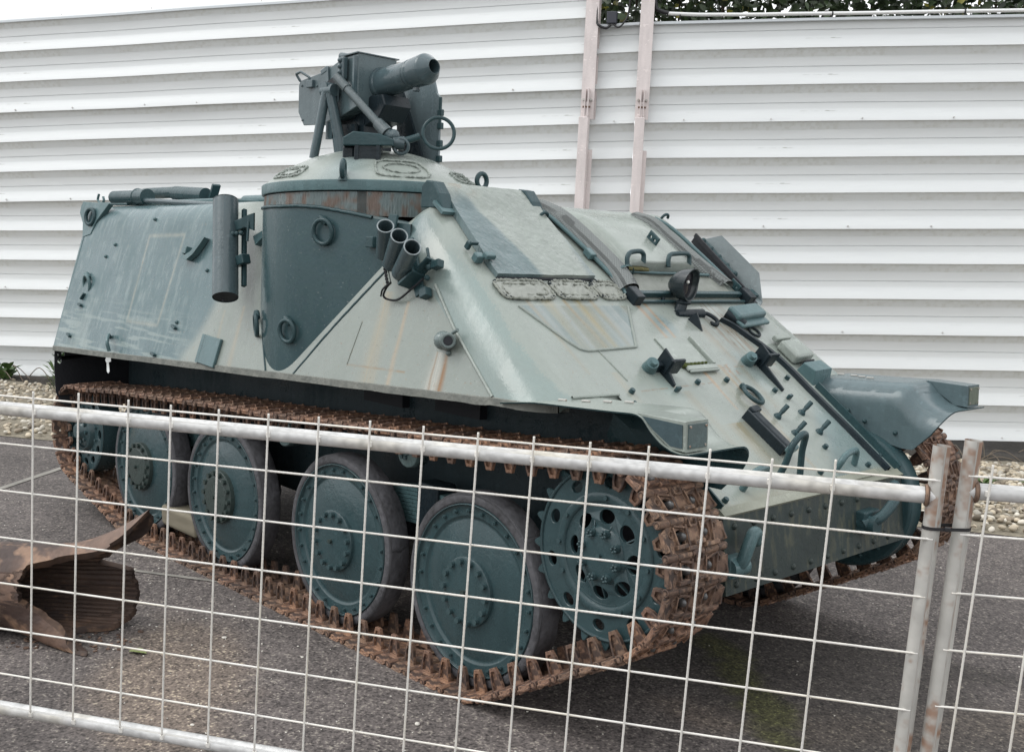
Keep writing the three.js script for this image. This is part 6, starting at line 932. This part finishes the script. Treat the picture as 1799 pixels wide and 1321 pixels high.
// ------------------------------------------------------------------ torn rusty gun tube lying at the left
{
  const t = thing('torn_gun_tube', 'rusty burst gun tube with torn petals lying on the asphalt', 'pipe');
  const D = V(0.70, 0, -0.714), F = V(0.714, 0, 0.70), C0 = V(-1.655, 0.178, 2.03); // axis, towards the camera, axis point at the frame edge
  const R = 0.178, TH = 0.042;
  // angle 0 = towards the camera, 90 = up, 180 = away, 270 = down
  const key = [[0, 0.13], [25, 0.12], [46, 0.14], [60, 0.24], [78, 0.44], [98, 0.56], [118, 0.56], [132, 0.40], [150, 0.33], [165, 0.47], [200, 0.50], [235, 0.50], [262, 0.45], [285, 0.30], [300, 0.33], [316, 0.44], [328, 0.34], [342, 0.22], [352, 0.16], [360, 0.13]];
  const lenAt = (a) => { a = (a + 360) % 360; let i = 1; while (key[i][0] < a) i++; const [p, q] = [key[i - 1], key[i]], u = (a - p[0]) / (q[0] - p[0]); return p[1] + (q[1] - p[1]) * u * u * (3 - 2 * u) + 0.02 * (fbm(a * 0.35, 5, 3) - 0.5); };
  const NA = 180, NS = 60;
  const pt = (a, s, r0) => {
    let rad = r0, th = a / 180 * Math.PI, x = s; const up = Math.exp(-(((a - 104) / 26) ** 2)), dn = Math.exp(-(((a - 315) / 22) ** 2)), bk = Math.exp(-(((a - 215) / 50) ** 2)), e = Math.max(0, s - 0.08);
    rad += up * (0.05 * e + 0.95 * Math.max(0, s - 0.24) ** 1.7) + dn * 0.50 * Math.max(0, s - 0.04) ** 1.3 - bk * 0.05 * e + 0.004 * (fbm(a * 0.12, s * 18, 3) - 0.5);
    th += up * 0.35 * Math.max(0, s - 0.2) * Math.sign(0);
    const p = C0.clone().addScaledVector(D, x).addScaledVector(F, rad * Math.cos(th) + dn * 0.10 * e).add(V(0, rad * Math.sin(th), 0));
    if (p.y < 0.004) p.y = 0.004 + (r0 < R ? 0.012 : 0); return p;
  };
  const out = [], inn = [], rim = [];
  for (let i = 0; i <= NA; i++) { const a = i / NA * 360, L = lenAt(a), ro = [], ri = []; for (let j = 0; j <= NS; j++) { const s = -1.3 + (L + 1.3) * Math.pow(j / NS, 0.55); const gr = 0.0022 * Math.sign(Math.sin(a / 360 * 6.283 * 44)); const thin = TH * (1 - 0.45 * sst(0.1, 0.5, s)); ro.push(pt(a, s, R)); ri.push(pt(a, s - 0.012 * fbm(a * 0.5, 9, 2), R - thin + gr)); } out.push(ro); inn.push(ri); rim.push([ro[NS], ro[NS].clone().lerp(ri[NS], 0.5).addScaledVector(D, 0.010 * (fbm(a * 0.4, 2, 2) - 0.3)), ri[NS]]); }
  const pm = MAT.pipe.clone(); pm.side = THREE.DoubleSide;
  const im = std({ map: TX.pipe, color: col([0.5, 0.48, 0.46]), bumpMap: TX.cast, bumpScale: 0.002, roughness: 0.7, side: THREE.DoubleSide });
  mesh('outer_wall', grid(out), pm, t).userData = { label: 'rust-brown outer skin' }; mesh('rifled_bore', grid(inn), im, t).userData = { label: 'dark grooved inside' }; mesh('torn_edge', grid(rim), im, t);
  // rust flakes fallen under it
  const fl = []; for (let i = 0; i < 90; i++) { const s = rr(0.1, 0.55), p = C0.clone().addScaledVector(D, s).addScaledVector(F, rr(-0.02, 0.22)); const k = rr(0.004, 0.014); fl.push(box(k * 1.6, k * 0.4, k, p.x, k * 0.25, p.z, rr(-0.3, 0.3), rr(0, 6), rr(-0.3, 0.3))); }
  const ff = mesh('rust_flakes', fl, MAT.rust[1], null); tag(ff, 'brown rust flakes and crumbs lying under the torn tube', 'rust flakes'); ff.userData.kind = 'stuff';
}
// ------------------------------------------------------------------ wood block, leaf, plants
{
  TX.wood = bake(512, 256, (u, v) => { const a = tfbm(u * 0.25, v, 40, 3, 5), b = tfbm(u, v, 8, 3, 2); return mix([0.13, 0.115, 0.08], [0.24, 0.215, 0.16], a * 0.7 + b * 0.3); });
  const g = rbox(0.34, 0.115, 0.15, 0.022, 0, 0, 0), p = g.attributes.position; for (let i = 0; i < p.count; i++) { const x = p.getX(i), y = p.getY(i), z = p.getZ(i); p.setXYZ(i, x + 0.02 * (fbm(y * 30, z * 30, 2) - 0.5), y + 0.018 * (fbm(x * 9, z * 14, 2) - 0.5), z + 0.02 * (fbm(x * 9 + 5, y * 14, 2) - 0.5)); } g.computeVertexNormals();
  tag(mesh('wood_block', put(g, -2.27, 0.165, 0.885, 0.05, 0.04, -0.02), std({ map: TX.wood, roughness: 0.9, bumpMap: TX.wood, bumpScale: 0.004 }), null), 'weathered wooden block wedged on the track between two road wheels', 'wood block');
  const leafG = (L, w, seed, fold = 0.2) => { const R = []; for (let i = 0; i <= 8; i++) { const t = i / 8, ww = w * Math.sin(Math.PI * Math.min(1, t * 0.92 + 0.06)) ** 0.8, y = fold * L * t * (1 - t) * 1.2; R.push([V(t * L, y + ww * 0.25, -ww), V(t * L, y, 0), V(t * L, y + ww * 0.25, ww)]); } return grid(R); };
  const green = [[0.055, 0.105, 0.025], [0.075, 0.13, 0.03], [0.045, 0.085, 0.03]].map((c) => phys({ color: col(c), roughness: 0.55, side: THREE.DoubleSide, transmission: 0.15, thickness: 0 }));
  const plant = (label, x, z, n, L, w, h, seedv) => {
    const t = thing('weed', label, 'weed'), lv = [], st = [];
    for (let i = 0; i < n; i++) { const a = rr(0, 6.28), e = rr(0.2, 1.1), r = rr(0.0, h * 0.5), l = L * rr(0.6, 1.2), y = rr(0.01, h); const g = leafG(l, w * rr(0.7, 1.2), i); g.applyMatrix4(M4().makeRotationZ(e)).applyMatrix4(M4().makeRotationY(a)).translate(x + r * Math.cos(a), y, z - r * Math.sin(a)); lv.push(g); if (i % 3 === 0) st.push(tube([V(x, 0, z), V(x + r * 0.4 * Math.cos(a), y * 0.7, z - r * 0.4 * Math.sin(a)), V(x + r * Math.cos(a), y, z - r * Math.sin(a))], 0.0025, 6, 5)); }
    const f = mesh('leaves', lv, green[seedv % 3], t); f.userData.kind = 'stuff'; mesh('stem', st, green[2], t);
  };
  plant('low broad-leaved weed on the gravel at the far left edge', -9.05, -0.55, 26, 0.13, 0.045, 0.16, 0);
  plant('feathery green weed on the gravel behind the rear of the vehicle', -8.0, -0.72, 90, 0.10, 0.012, 0.26, 1);
  plant('small climbing weed below the wall left of the vehicle', -8.6, -1.0, 30, 0.10, 0.04, 0.34, 2);
  plant('leafy weed on the gravel just right of the fence posts', -0.36, -4.55, 16, 0.12, 0.035, 0.07, 1);
  plant('leafy weed on the gravel at the right picture edge', 0.02, -4.62, 22, 0.13, 0.04, 0.08, 0);
  const tw = thing('twigs', 'dry grey twigs and runners tangled in the shade under the wall at left', 'twigs');
  mesh('twig', Array.from({ length: 16 }, (_, i) => { const s = rr(-7.3, -5.2), p = wallP(s, 0.12 + rr(0, 0.25)), q = p.clone().add(V(rr(-0.5, 0.5), 0, rr(-0.2, 0.2))); p.y = rr(0.01, 0.05); q.y = rr(0.01, 0.22); const m = p.clone().lerp(q, 0.5); m.y += rr(0.03, 0.15); return tube([p, m, q], 0.005, 10, 5); }), std({ color: col([0.16, 0.13, 0.10]), roughness: 0.9 }), tw).userData.kind = 'stuff';
  const tw2 = thing('twigs', 'dry thin twigs in the dark gap under the right-hand wall', 'twigs');
  mesh('twig', Array.from({ length: 14 }, () => { const s = rr(2.3, 4.4), p = wallP(s, 0.15 + rr(0, 0.3)), q = p.clone().add(V(rr(-0.3, 0.3), 0, rr(-0.2, 0.2))); p.y = rr(0.01, 0.05); q.y = rr(0.01, 0.16); const m = p.clone().lerp(q, 0.5); m.y += rr(0.03, 0.1); return tube([p, m, q], 0.004, 10, 5); }), std({ color: col([0.16, 0.13, 0.10]), roughness: 0.9 }), tw2).userData.kind = 'stuff';
  const lf = mesh('fallen_leaf', leafG(0.075, 0.022, 3).applyMatrix4(M4().makeRotationY(0.6)).translate(-1.10, 0.006, 1.76), phys({ color: col([0.22, 0.26, 0.10]), roughness: 0.6, side: THREE.DoubleSide }), null); tag(lf, 'single pale green leaf lying near the torn tube', 'leaf');
  const mt = mesh('moss_clump', [ball(0.035, 0, 0, 0, 14, 10).scale(1, 0.5, 0.8).translate(1.86, 0.006, 0.05)], std({ color: col([0.05, 0.075, 0.015]), roughness: 0.95, bumpMap: TX.cast, bumpScale: 0.02 }), null); tag(mt, 'small dark green moss clump on the asphalt right of the fence post', 'moss');
}
renderer.render(scene, camera);
